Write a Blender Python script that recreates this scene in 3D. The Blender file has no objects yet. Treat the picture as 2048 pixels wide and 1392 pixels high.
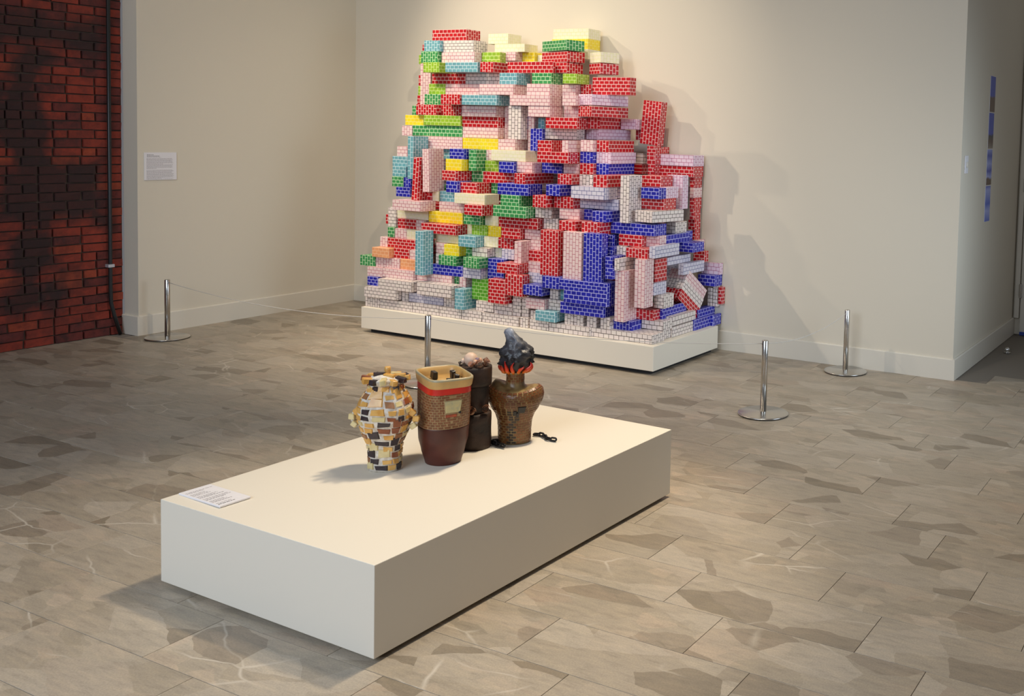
import bpy, bmesh, math, random
from mathutils import Vector, Matrix, noise
random.seed(11)
S = bpy.context.scene
COL = S.collection

# ------------------------------------------------------------------ camera
cam_d = bpy.data.cameras.new('camera'); cam = bpy.data.objects.new('camera', cam_d); COL.objects.link(cam)
RX = Vector((0.898563147968387, 0.4378113632139088, 0.03009118399002375))
DN = Vector((0.053523053358679134, -0.04127746742149562, -0.9977130957147066))
FW = Vector((-0.4355680426644023, 0.8981188011193432, -0.06052354323282129))
m = Matrix((RX, -DN, -FW)).transposed().to_4x4(); m.translation = (7.2565344, -6.61217055, 1.6)
cam.matrix_world = m
cam_d.sensor_width = 36; cam_d.lens = 2015.5578/2048*36
cam_d.shift_x = (1024-1513.5991)/2048; cam_d.shift_y = (394.2665-696)/2048
cam_d.clip_start = .05
S.camera = cam

# ------------------------------------------------------------------ light
S.view_settings.view_transform = 'Standard'; S.view_settings.look = 'None'
S.view_settings.gamma = 1; S.view_settings.use_curve_mapping = False
S.view_settings.exposure = 0.07
w = bpy.data.worlds.new('world'); S.world = w; w.use_nodes = True
w.node_tree.nodes['Background'].inputs[0].default_value = (.95, .95, 1.0, 1)
w.node_tree.nodes['Background'].inputs[1].default_value = .14

def spot(name, loc, target, energy, ang, blend, col, r=.05):
    d = bpy.data.lights.new(name, 'SPOT'); o = bpy.data.objects.new(name, d); COL.objects.link(o)
    o.location = loc; d.energy = energy; d.spot_size = math.radians(ang); d.spot_blend = blend
    d.color = col; d.shadow_soft_size = r
    o.rotation_euler = (Vector(target)-Vector(loc)).to_track_quat('-Z', 'Y').to_euler()
    return o
WARM = (1, .83, .60); WARM2 = (1, .86, .68); NEUT = (1, .93, .86)
spot('spot_left', (.35, -1.9, 3.8), (3.0, -.3, .9), 125, 80, .8, WARM2, .04)
spot('spot_left_high', (.3, -2.8, 5.1), (2.5, -.5, .85), 420, 58, .8, WARM2, .04)
spot('spot_right', (4.3, -2.3, 5.3), (1.7, -.3, .85), 330, 62, .9, WARM2, .04)
spot('spot_pile', (2.3, -4.3, 5.3), (2.4, -.8, .6), 230, 44, .9, WARM2)
spot('spot_corner', (1.6, -3.4, 5.3), (.3, -.5, 1.2), 95, 60, 1, WARM2)
spot('spot_wall', (5.0, -3.0, 5.0), (3.9, 0, .4), 85, 56, 1, WARM)
spot('spot_platform', (5.12, -2.55, 3.95), (4.5, -3.75, .3), 335, 50, .55, WARM, .12)
spot('spot_floor', (5.3, -2.6, 5.4), (6.4, -3.6, 0), 470, 72, 1, WARM2, .3)
def area(name, loc, target, energy, sx, sy, col):
    d = bpy.data.lights.new(name, 'AREA'); o = bpy.data.objects.new(name, d); COL.objects.link(o)
    d.shape = 'RECTANGLE'; d.size = sx; d.size_y = sy; d.energy = energy; d.color = col; o.location = loc
    o.rotation_euler = (Vector(target)-Vector(loc)).to_track_quat('-Z', 'Y').to_euler()
    return o
area('window_daylight', (4.6, -9.4, 3.3), (4.9, -4.6, .0), 250, 4.0, 2.4, (.74, .85, 1))
dl = area('doorway_daylight', (7.9, -1.3, 1.5), (3.8, -.6, .5), 12, 1.6, 1.8, (.72, .86, 1)); dl.data.spread = math.radians(70)

# ------------------------------------------------------------------ helpers
def new_obj(name, me, mat=None, parent=None, loc=None, rot=None):
    o = bpy.data.objects.new(name, me); COL.objects.link(o)
    if mat is not None and me is not None and not me.materials: me.materials.append(mat)
    if parent is not None: o.parent = parent
    if loc is not None: o.location = loc
    if rot is not None: o.rotation_euler = rot
    return o
def tag(o, label, cat, group=None, kind=None):
    o['label'] = label; o['category'] = cat
    if group: o['group'] = group
    if kind: o['kind'] = kind
    return o
def empty(name, loc=(0, 0, 0), rz=0):
    o = bpy.data.objects.new(name, None); COL.objects.link(o); o.empty_display_size = .1
    o.location = loc; o.rotation_euler = (0, 0, rz); return o
def structure(o): o['kind'] = 'structure'; return o
def mesh(name, vs, fs, smooth=False):
    me = bpy.data.meshes.new(name); me.from_pydata([tuple(v) for v in vs], [], fs); me.update()
    if smooth: me.polygons.foreach_set('use_smooth', [True]*len(me.polygons))
    return me
def bm_mesh(name, bm, smooth=False):
    me = bpy.data.meshes.new(name); bm.to_mesh(me); bm.free()
    if smooth: me.polygons.foreach_set('use_smooth', [True]*len(me.polygons))
    return me
def bm_box(bm, x0, x1, y0, y1, z0, z1, bev=0, seg=1):
    vs = [bm.verts.new(p) for p in ((x0,y0,z0),(x1,y0,z0),(x1,y1,z0),(x0,y1,z0),(x0,y0,z1),(x1,y0,z1),(x1,y1,z1),(x0,y1,z1))]
    fs = [bm.faces.new([vs[i] for i in f]) for f in ((3,2,1,0),(4,5,6,7),(0,1,5,4),(1,2,6,5),(2,3,7,6),(3,0,4,7))]
    if bev:
        es = list({e for f in fs for e in f.edges})
        bmesh.ops.bevel(bm, geom=es, offset=bev, segments=seg, affect='EDGES', profile=.6)
def box_obj(name, x0, x1, y0, y1, z0, z1, mat, parent=None, bev=.002, seg=1):
    bm = bmesh.new(); bm_box(bm, x0, x1, y0, y1, z0, z1, bev, seg)
    return new_obj(name, bm_mesh(name, bm), mat, parent)
def bm_lathe(bm, prof, n=32, c=(0, 0), cap0=True, cap1=True):
    rings = []
    for r, z in prof:
        rings.append([bm.verts.new((c[0]+r*math.cos(2*math.pi*i/n), c[1]+r*math.sin(2*math.pi*i/n), z)) for i in range(n)])
    for a, b in zip(rings, rings[1:]):
        for i in range(n): bm.faces.new((a[i], a[(i+1) % n], b[(i+1) % n], b[i]))
    if cap0: bm.faces.new(rings[0][::-1])
    if cap1: bm.faces.new(rings[-1])
def bm_tube(bm, pts, r, n=8, closed=False, caps=True):
    pts = [Vector(p) for p in pts]; N = len(pts); rings = []
    prev = None
    for i, p in enumerate(pts):
        a = pts[(i-1) % N] if (closed or i > 0) else p
        b = pts[(i+1) % N] if (closed or i < N-1) else p
        t = (b-a).normalized()
        if prev is None:
            u = t.orthogonal().normalized()
        else:
            u = (prev - t*prev.dot(t)).normalized()
        prev = u; v = t.cross(u)
        rr = r[i] if isinstance(r, (list, tuple)) else r
        rings.append([bm.verts.new(p + (u*math.cos(2*math.pi*k/n)+v*math.sin(2*math.pi*k/n))*rr) for k in range(n)])
    rng = range(N) if closed else range(N-1)
    for i in rng:
        a, b = rings[i], rings[(i+1) % N]
        for k in range(n): bm.faces.new((a[k], a[(k+1) % n], b[(k+1) % n], b[k]))
    if caps and not closed:
        bm.faces.new(rings[0][::-1]); bm.faces.new(rings[-1])

# ------------------------------------------------------------------ materials
def mat(name, col=(.8, .8, .8), rough=.6, metal=0, spec=.5):
    mt = bpy.data.materials.new(name); mt.use_nodes = True
    b = mt.node_tree.nodes['Principled BSDF']
    b.inputs['Base Color'].default_value = (*col, 1); b.inputs['Roughness'].default_value = rough
    b.inputs['Metallic'].default_value = metal; b.inputs['Specular IOR Level'].default_value = spec
    return mt
def N(mt, typ, **kw):
    n = mt.node_tree.nodes.new(typ)
    for k, v in kw.items():
        if k in ('operation', 'blend_type', 'data_type', 'feature', 'distance', 'noise_dimensions', 'wave_type', 'bands_direction', 'offset', 'interpolation_type', 'voronoi_dimensions'):
            setattr(n, k, v)
        else:
            n.inputs[k.replace('_', ' ')].default_value = v
    return n
def LK(mt, a, b): mt.node_tree.links.new(a, b)
def BS(mt): return mt.node_tree.nodes['Principled BSDF']
def ramp(mt, pts, fac, interp='LINEAR'):
    r = mt.node_tree.nodes.new('ShaderNodeValToRGB'); r.color_ramp.interpolation = interp
    e = r.color_ramp.elements
    while len(e) < len(pts): e.new(.5)
    for el, (p, c) in zip(e, pts): el.position = p; el.color = (*c, 1) if len(c) == 3 else c
    LK(mt, fac, r.inputs[0]); return r
def bump(mt, h, strength=.2, dist=.002):
    b = N(mt, 'ShaderNodeBump', Strength=strength, Distance=dist); LK(mt, h, b.inputs['Height']); LK(mt, b.outputs[0], BS(mt).inputs['Normal'])
def mixc(mt, fac, a, b, mode='MIX'):
    n = mt.node_tree.nodes.new('ShaderNodeMix'); n.data_type = 'RGBA'; n.blend_type = mode
    for s, v in ((n.inputs[0], fac), (n.inputs[6], a), (n.inputs[7], b)):
        if hasattr(v, 'is_output'): LK(mt, v, s)
        else: s.default_value = v if not isinstance(v, tuple) else ((*v, 1) if len(v) == 3 else v)
    return n.outputs[2]

def srgb(r, g, b):
    f = lambda c: (c/255/12.92) if c <= 10 else ((c/255+.055)/1.055)**2.4
    return (f(r), f(g), f(b))

# printed brick pattern on the toy blocks (fill A/B, joint, joint width)
PAL = {
 'R': ((.54,.005,.012),(.44,.004,.010),(.80,.50,.47),.0026,'red'),
 'P': ((.84,.66,.62),(.80,.60,.60),(.42,.05,.11),.0016,'pale_pink'),
 'K': ((.82,.74,.68),(.78,.68,.65),(.035,.018,.018),.0017,'black_lined'),
 'M': ((.80,.66,.76),(.78,.60,.72),(.36,.02,.14),.0014,'magenta_lined'),
 'B': ((.014,.018,.40),(.010,.012,.30),(.46,.46,.80),.0021,'blue'),
 'V': ((.70,.68,.76),(.66,.62,.72),(.02,.03,.20),.0015,'navy_lined'),
 'T': ((.16,.40,.46),(.13,.34,.40),(.66,.80,.84),.0019,'teal'),
 'G': ((.05,.30,.09),(.03,.24,.07),(.60,.80,.50),.0021,'green'),
 'H': ((.32,.52,.03),(.24,.44,.03),(.68,.82,.32),.0020,'lime'),
 'F': ((.10,.36,.02),(.08,.30,.02),(.55,.76,.32),.0017,'leaf_green'),
 'Y': ((.90,.72,.02),(.84,.64,.02),(.90,.82,.28),.0018,'yellow'),
 'C': ((.86,.82,.62),(.84,.78,.60),(.74,.74,.36),.0016,'cream'),
 'O': ((.84,.38,.17),(.78,.33,.15),(.90,.60,.38),.0016,'peach'),
}
MB = {}
for k, (a, b, j, ms, nm) in PAL.items():
    mt = mat('block_print_'+nm, a, .42)
    uv = N(mt, 'ShaderNodeTexCoord')
    br = N(mt, 'ShaderNodeTexBrick', Scale=1.0, Mortar_Size=ms, Mortar_Smooth=.08, Bias=0.0, Brick_Width=.0413, Row_Height=.0265)
    br.inputs['Color1'].default_value = (*a, 1); br.inputs['Color2'].default_value = (*b, 1); br.inputs['Mortar'].default_value = (*j, 1)
    LK(mt, uv.outputs['UV'], br.inputs['Vector']); LK(mt, br.outputs['Color'], BS(mt).inputs['Base Color'])
    MB[k] = mt

M_wall = mat('wall_paint', (.70, .64, .525), .85)
nz = N(M_wall, 'ShaderNodeTexNoise', Scale=90.0, Detail=3.0); bump(M_wall, nz.outputs[0], .06, .001)
M_trim = mat('trim_paint', (.72, .67, .57), .45)
M_plinth = mat('plinth_paint', (.78, .72, .61), .55)
nz = N(M_plinth, 'ShaderNodeTexNoise', Scale=60.0); bump(M_plinth, nz.outputs[0], .04, .001)
M_kick = mat('recessed_kick_black', (.012, .012, .014), .7)
M_ceil = mat('ceiling_paint', (.45, .43, .40), .9)
M_steel = mat('brushed_steel', (.62, .60, .57), .22, 1.0)
nz = N(M_steel, 'ShaderNodeTexNoise', Scale=400.0)
M_rubber = mat('black_rubber', (.015, .015, .015), .6)
M_cord = mat('pale_cord', (.62, .58, .52), .7)
M_black = mat('black_paint', (.012, .012, .012), .35)
M_card = mat('white_card', (.80, .78, .80), .5)
M_ink = mat('grey_print', (.33, .30, .31), .7)
M_ink2 = mat('dark_print', (.10, .09, .09), .7)
M_chrome = mat('chrome', (.85, .85, .85), .08, 1)

# floor tile print: irregular stone fragments, streaks, pale veins
M_tile = mat('stone_tile', (.3, .27, .22), .42)
geo = N(M_tile, 'ShaderNodeNewGeometry'); oi = N(M_tile, 'ShaderNodeObjectInfo')
mulr = N(M_tile, 'ShaderNodeVectorMath', operation='SCALE'); cx = N(M_tile, 'ShaderNodeCombineXYZ')
LK(M_tile, oi.outputs['Random'], cx.inputs[0]); LK(M_tile, oi.outputs['Random'], cx.inputs[1]); LK(M_tile, cx.outputs[0], mulr.inputs[0]); mulr.inputs['Scale'].default_value = 37
addv = N(M_tile, 'ShaderNodeVectorMath', operation='ADD'); LK(M_tile, geo.outputs['Position'], addv.inputs[0]); LK(M_tile, mulr.outputs[0], addv.inputs[1])
wn = N(M_tile, 'ShaderNodeTexNoise', Scale=5.0, Detail=3.0); LK(M_tile, addv.outputs[0], wn.inputs['Vector'])
wsc = N(M_tile, 'ShaderNodeVectorMath', operation='SCALE'); LK(M_tile, wn.outputs['Color'], wsc.inputs[0]); wsc.inputs['Scale'].default_value = .085
wadd = N(M_tile, 'ShaderNodeVectorMath', operation='ADD'); LK(M_tile, addv.outputs[0], wadd.inputs[0]); LK(M_tile, wsc.outputs[0], wadd.inputs[1])
mp = N(M_tile, 'ShaderNodeMapping'); mp.inputs['Scale'].default_value = (4.2, 8.0, 1); mp.inputs['Rotation'].default_value = (0, 0, .5)
LK(M_tile, wadd.outputs[0], mp.inputs[0])
vo = N(M_tile, 'ShaderNodeTexVoronoi', Scale=1.0, Randomness=1.0); LK(M_tile, mp.outputs[0], vo.inputs['Vector'])
sep = N(M_tile, 'ShaderNodeSeparateColor'); LK(M_tile, vo.outputs['Color'], sep.inputs[0])
r1 = ramp(M_tile, [(0, (.24, .200, .150)), (.09, (.29, .242, .190)), (.12, (.345, .295, .232)), (.62, (.385, .332, .267)), (.85, (.425, .37, .302)), (1, (.36, .295, .232))], sep.outputs[0])
mp2 = N(M_tile, 'ShaderNodeMapping'); mp2.inputs['Scale'].default_value = (5, 22, 1); mp2.inputs['Rotation'].default_value = (0, 0, .3)
LK(M_tile, addv.outputs[0], mp2.inputs[0])
st = N(M_tile, 'ShaderNodeTexNoise', Scale=1.9, Detail=9.0, Roughness=.7); LK(M_tile, mp2.outputs[0], st.inputs['Vector'])
r2 = ramp(M_tile, [(.28, (.74, .73, .71)), (.47, (.98, .98, .98)), (.56, (1.04, 1.03, 1.0)), (.74, (1.22, 1.2, 1.16))], st.outputs[0])
c1 = mixc(M_tile, 1.0, r1.outputs[0], r2.outputs[0], 'MULTIPLY')
ve = N(M_tile, 'ShaderNodeTexVoronoi', Scale=.62, Randomness=1.0, feature='DISTANCE_TO_EDGE'); LK(M_tile, mp.outputs[0], ve.inputs['Vector'])
vr = ramp(M_tile, [(0, (1, 1, 1)), (.022, (0, 0, 0))], ve.outputs['Distance'])
vm = N(M_tile, 'ShaderNodeTexNoise', Scale=2.3, Detail=2.0); LK(M_tile, addv.outputs[0], vm.inputs['Vector'])
vmr = ramp(M_tile, [(.52, (0, 0, 0)), (.66, (.8, .8, .8))], vm.outputs[0])
vf = N(M_tile, 'ShaderNodeMath', operation='MULTIPLY'); LK(M_tile, vr.outputs[0], vf.inputs[0]); LK(M_tile, vmr.outputs[0], vf.inputs[1])
mp3 = N(M_tile, 'ShaderNodeMapping'); mp3.inputs['Scale'].default_value = (9, 19, 1); mp3.inputs['Rotation'].default_value = (0, 0, -.35); LK(M_tile, wadd.outputs[0], mp3.inputs[0])
v2 = N(M_tile, 'ShaderNodeTexVoronoi', Scale=1.0, Randomness=1.0); LK(M_tile, mp3.outputs[0], v2.inputs['Vector'])
s2 = N(M_tile, 'ShaderNodeSeparateColor'); LK(M_tile, v2.outputs['Color'], s2.inputs[0])
r3 = ramp(M_tile, [(0, (.84, .83, .80)), (.25, (.97, .96, .94)), (.7, (1.03, 1.01, .98)), (1, (1.13, 1.07, 1.03))], s2.outputs[0])
zn = N(M_tile, 'ShaderNodeTexNoise', Scale=1.7, Detail=2.0); LK(M_tile, addv.outputs[0], zn.inputs['Vector'])
zr = ramp(M_tile, [(.42, (0, 0, 0)), (.6, (1, 1, 1))], zn.outputs[0])
c1 = mixc(M_tile, zr.outputs[0], c1, mixc(M_tile, 1.0, c1, r3.outputs[0], 'MULTIPLY'))
gn = N(M_tile, 'ShaderNodeTexNoise', Scale=170.0, Detail=3.0); LK(M_tile, addv.outputs[0], gn.inputs['Vector'])
r4 = ramp(M_tile, [(.3, (.90, .90, .89)), (.7, (1.10, 1.10, 1.09))], gn.outputs[0])
c1 = mixc(M_tile, 1.0, c1, r4.outputs[0], 'MULTIPLY')
c2 = mixc(M_tile, vf.outputs[0], c1, (.62, .56, .47))
LK(M_tile, c2, BS(M_tile).inputs['Base Color']); bump(M_tile, st.outputs[0], .12, .002)
M_grout = mat('grout', (.22, .19, .155), .9)

# old bricks
def brick_mat(name, c1_, c2_):
    mt = mat(name, c1_, .85)
    g = N(mt, 'ShaderNodeNewGeometry'); n = N(mt, 'ShaderNodeTexNoise', Scale=9.0, Detail=8.0, Roughness=.7); LK(mt, g.outputs['Position'], n.inputs['Vector'])
    r = ramp(mt, [(.38, c2_), (.6, c1_)], n.outputs[0]); bump(mt, n.outputs[0], .6, .008)
    # soot stain with its own outline on the wall (a column down the middle, a band near the top, a patch half-way)
    sp = N(mt, 'ShaderNodeSeparateXYZ'); LK(mt, g.outputs['Position'], sp.inputs[0])
    n2 = N(mt, 'ShaderNodeTexNoise', Scale=2.6, Detail=4.0, Roughness=.6); LK(mt, g.outputs['Position'], n2.inputs['Vector'])
    def dist(src, cen, half, amp):
        a_ = N(mt, 'ShaderNodeMath', operation='SUBTRACT'); LK(mt, src, a_.inputs[0]); a_.inputs[1].default_value = cen
        b_ = N(mt, 'ShaderNodeMath', operation='ABSOLUTE'); LK(mt, a_.outputs[0], b_.inputs[0])
        c_ = N(mt, 'ShaderNodeMath', operation='MULTIPLY_ADD'); LK(mt, n2.outputs[0], c_.inputs[0]); c_.inputs[1].default_value = amp; c_.inputs[2].default_value = -amp*.5-half
        d_ = N(mt, 'ShaderNodeMath', operation='ADD'); LK(mt, b_.outputs[0], d_.inputs[0]); LK(mt, c_.outputs[0], d_.inputs[1])
        return d_.outputs[0]
    def op(o_, x, y=None, v=0):
        q = N(mt, 'ShaderNodeMath', operation=o_); LK(mt, x, q.inputs[0])
        if y is not None: LK(mt, y, q.inputs[1])
        else: q.inputs[1].default_value = v
        return q.outputs[0]
    col_ = op('MAXIMUM', dist(sp.outputs[1], -2.62, .17, .9), dist(sp.outputs[2], 1.15, .93, .5))
    band = op('MAXIMUM', dist(sp.outputs[2], 2.16, .10, .25), dist(sp.outputs[1], -2.6, .42, .5))
    pat = op('MAXIMUM', dist(sp.outputs[2], 1.08, .20, .5), dist(sp.outputs[1], -2.5, .34, .4))
    allm = op('MINIMUM', op('MINIMUM', col_, band), pat)
    sf = ramp(mt, [(0, (1, 1, 1)), (.14, (0, 0, 0))], op('ADD', allm, v=.05))
    sf2 = op('MULTIPLY', sf.outputs[0], v=.88)
    LK(mt, mixc(mt, sf2, r.outputs[0], (.022, .012, .012)), BS(mt).inputs['Base Color'])
    return mt
MBR = [brick_mat('old_red_brick', (.27, .036, .018), (.15, .024, .015)), brick_mat('old_dark_red_brick', (.15, .026, .020), (.06, .016, .014)),
       brick_mat('sooty_brick', (.040, .018, .016), (.012, .008, .008)), brick_mat('orange_brick', (.33, .055, .022), (.20, .032, .016))]
M_mortar = mat('old_mortar', (.10, .07, .055), .95)

# ================================================================== SETTING
XW, YH, ZC = 5.55, 1.93, 5.9
fl = structure(box_obj('floor', -.6, 8.2, -7.0, 2.1, -.06, -.004, M_grout, bev=0))
TW, TH, G = .694, .267, .0010
def tile_ok(x0, x1, y0, y1):
    cx_, cy_ = (x0+x1)/2, (y0+y1)/2
    if cy_ > 0.03 and cx_ < XW-.1: return False
    if cx_ < 0 and cy_ > -1.99: return False
    return True
poly = [(-.9,-1.6),(-.9,-3.6),(3.6,-5.9),(7.6,-4.3),(6.9,2.2),(5.2,2.2),(5.2,.3),(-.5,.3)]
def inside(x, y):
    c = False
    for i in range(len(poly)):
        (xa, ya), (xb, yb) = poly[i], poly[i-1]
        if (ya > y) != (yb > y) and x < (xb-xa)*(y-ya)/(yb-ya)+xa: c = not c
    return c
tmesh = {}; far = bmesh.new(); ntile = 0
j = 0
for j in range(-13, 20):
    y1 = -3.1765+.267*0 + (-j)*TH + 0.0; y0 = y1-TH     # rows step towards the camera
    offx = 6.003 + .2313*(j)                               # joint of the row
    k0 = int((-1-offx)/TW)-1
    for k in range(k0, k0+18):
        x0 = offx+k*TW; x1 = x0+TW
        a0, a1, b0, b1 = max(x0, -.19), min(x1, 8.2), max(y0, -7), min(y1, YH)
        if (a0+a1)/2 < XW and y1 > 0 and y0 < 0: b1 = min(b1, .01)
        if a1-a0 < .02 or b1-b0 < .02 or not tile_ok(a0, a1, b0, b1): continue
        if inside((a0+a1)/2, (b0+b1)/2) and ntile < 290:
            key = (round(a1-a0, 3), round(b1-b0, 3))
            if key not in tmesh:
                bm = bmesh.new(); hx, hy = key[0]/2-G, key[1]/2-G
                bm_box(bm, -hx, hx, -hy, hy, -.008, 0, 0)
                es = [e for e in bm.edges if all(v.co.z > -.001 for v in e.verts)]
                bmesh.ops.bevel(bm, geom=es, offset=.0005, segments=1, affect='EDGES')
                tmesh[key] = bm_mesh('tile', bm); tmesh[key].materials.append(M_tile)
            o = new_obj('tile', tmesh[key], None, fl, ((a0+a1)/2, (b0+b1)/2, random.uniform(-.0002, 0))); ntile += 1
        else:
            bm_box(far, a0+G, a1-G, b0+G, b1-G, -.008, 0)
o = new_obj('tile_field', bm_mesh('tile_field', far), M_tile, fl); o['kind'] = 'stuff'

structure(box_obj('wall_back', -.35, XW, 0, .2, 0, ZC, M_wall, bev=0))
structure(box_obj('wall_right', XW-.16, XW, .2, YH, 0, ZC, M_wall, bev=0))
structure(box_obj('wall_left', -.16, 0, -1.99, 0, 0, ZC, M_wall, bev=0))
structure(box_obj('wall_end', XW-.16, 8.2, YH, YH+.15, 0, ZC, M_wall, bev=0))
structure(box_obj('ceiling', -.6, 8.2, -5.2, 2.1, ZC, ZC+.1, M_ceil, bev=0))
HB = .1446
def baseboard(name, pts, side):
    # profile swept along a straight run; pts = ((x0,y0),(x1,y1)), side = outward normal
    (xa, ya), (xb, yb) = pts; nx, ny = side
    prof = [(0, 0), (.016, 0), (.016, HB-.006), (.011, HB), (0, HB)]
    vs = []
    for (x, y) in ((xa, ya), (xb, yb)):
        for d, z in prof: vs.append((x+nx*d, y+ny*d, z))
    n = len(prof); fs = [(i, (i+1) % n, n+(i+1) % n, n+i) for i in range(n)]+[tuple(range(n))[::-1], tuple(range(n, 2*n))]
    bm = bmesh.new(); bm.from_mesh(mesh(name, vs, fs)); bmesh.ops.recalc_face_normals(bm, faces=bm.faces)
    structure(new_obj(name, bm_mesh(name, bm), M_trim))
baseboard('baseboard_back', ((.016, 0), (XW, 0)), (0, -1))
baseboard('baseboard_left', ((0, -1.9899), (0, 0)), (1, 0))
baseboard('baseboard_column', ((-.17, -1.99), (.016, -1.99)), (0, -1))
baseboard('baseboard_right', ((XW, -.016), (XW, YH)), (1, 0))
# door at the end of the passage
dr = structure(box_obj('door_1', 5.612, 6.45, YH-.035, YH-.001, .02, 2.6, M_trim, bev=.002))
box_obj('door_casing', 5.566, 5.604, YH-.05, YH, HB, 2.7, M_trim, dr)
for z in (.375, 1.258, 2.2):
    bm = bmesh.new(); bm_box(bm, 5.596, 5.624, YH-.056, YH-.036, z-.055, z+.055, .002)
    bm_lathe(bm, [(.007, z-.06), (.007, z+.06)], 10, (5.61, YH-.058)); new_obj('hinge', bm_mesh('hinge', bm), M_steel, dr)
box_obj('door_gap_light', 5.615, 6.44, YH-.045, YH-.036, .001, .03, mat('blue_gap_light', (.03, .07, .35), .4), dr)  # blue colour stands in for light showing through the gap below the door

# brick wall on the left
bw = structure(box_obj('wall_left_brick', -.40, -.186, -4.2, -1.99, 0, ZC, M_mortar, bev=0))
random.seed(5)
bmesh_pool = []
for _ in range(6):
    bm = bmesh.new(); bm_box(bm, 0, .022, -.5, .5, -.5, .5, 0)
    for v in bm.verts:
        v.co.x += random.uniform(-.004, .004) if v.co.x > .01 else 0
        v.co.y += random.uniform(-.012, .012); v.co.z += random.uniform(-.03, .03)
    bmesh.ops.bevel(bm, geom=[e for e in bm.edges if all(v.co.x > .01 for v in e.verts)], offset=.03, segments=1, affect='EDGES')
    bmesh_pool.append(bm_mesh('brick', bm))
pool = {(i, k): None for i in range(6) for k in range(4)}
for (i, k) in list(pool):
    me = bmesh_pool[i].copy(); me.materials.clear(); me.materials.append(MBR[k]); pool[(i, k)] = me
upper = bmesh.new(); nb_ = 0
def soot(y, z):
    # big soot stain: a column down the middle and a band near the top
    n = noise.noise(Vector((y*2.2, z*1.6, 3)))*.5 + noise.noise(Vector((y*6, z*5, 9)))*.25
    s = 0
    d = abs(y+2.72)-.20 - .10*(z > 1.2)*(1)
    if d+n*.35 < 0 and z < 2.15 and z > .22: s = 1
    if abs(z-2.12)+n*.2 < .12 and y < -2.15: s = 1
    if abs(z-1.05)+n*.5 < .16 and y < -2.2: s = 1
    return s
for r in range(66):
    zc = .031+r*.0625
    y = -1.995-(.0 if r % 2 else .105)
    if r % 2 == 0:
        segs = [(-2.086, -1.997)]
    else: segs = []
    yy = -2.093 if r % 2 == 0 else -1.997
    while yy > -3.3:
        L_ = random.choice([.185, .185, .18, .19, .09]); segs.append((yy-L_, yy)); yy -= L_+.007
    for (ya, yb) in segs:
        ly = (yb-ya)-.002; lz = .0565+random.uniform(-.0025, .0025)
        yc = (ya+yb)/2
        s = soot(yc, zc); k = random.choice([0, 0, 1, 1, 0, 3, 0, 1, 0])
        if zc < 2.62 and ya > -3.1 and nb_ < 296:
            o = new_obj('brick', pool[(random.randrange(6), k)], None, bw, (-.188+random.uniform(-.003, .002), yc, zc), (random.uniform(-.012, .012), 0, random.uniform(-.01, .01)))
            o.scale = (1, ly, lz); nb_ += 1
        else: bm_box(upper, -.19, -.17, yc-ly/2, yc+ly/2, zc-lz/2, zc+lz/2)
o = new_obj('brick_field', bm_mesh('brick_field', upper), MBR[0], bw); o['kind'] = 'stuff'

# conduit on the brick wall
t = empty('wall_conduit', (-.14, -2.105, 0)); tag(t, 'black vertical pipe running down the brick wall beside the white column', 'pipe')
bm = bmesh.new(); bm_tube(bm, [(0, 0, ZC-.02), (0, 0, .34), (.0, .004, .24), (.006, .022, .15), (.012, .062, .004)], .0135, 10); new_obj('pipe', bm_mesh('pipe', bm, True), M_black, t)
o = box_obj('bracket', -.028, .018, -.022, .022, .505, .528, mat('galvanised_bracket', (.6, .62, .66), .4, .6), t, .002)
o['label'] = 'pale metal bracket'

# ================================================================== PLINTH WITH THE TOY BLOCKS
t = empty('display_plinth', (2.49, -.55, 0)); tag(t, 'long low cream plinth under the heap of toy blocks', 'plinth')
t2 = t
box_obj('plinth_body', 1.170-2.49, 3.812-2.49, -.997+.55, -.098+.55, .03, .1941, M_plinth, t, .003, 2)
box_obj('recessed_base', 1.23-2.49, 3.77-2.49, -.955+.55, -.12+.55, 0, .03, M_kick, t, .001)

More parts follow.
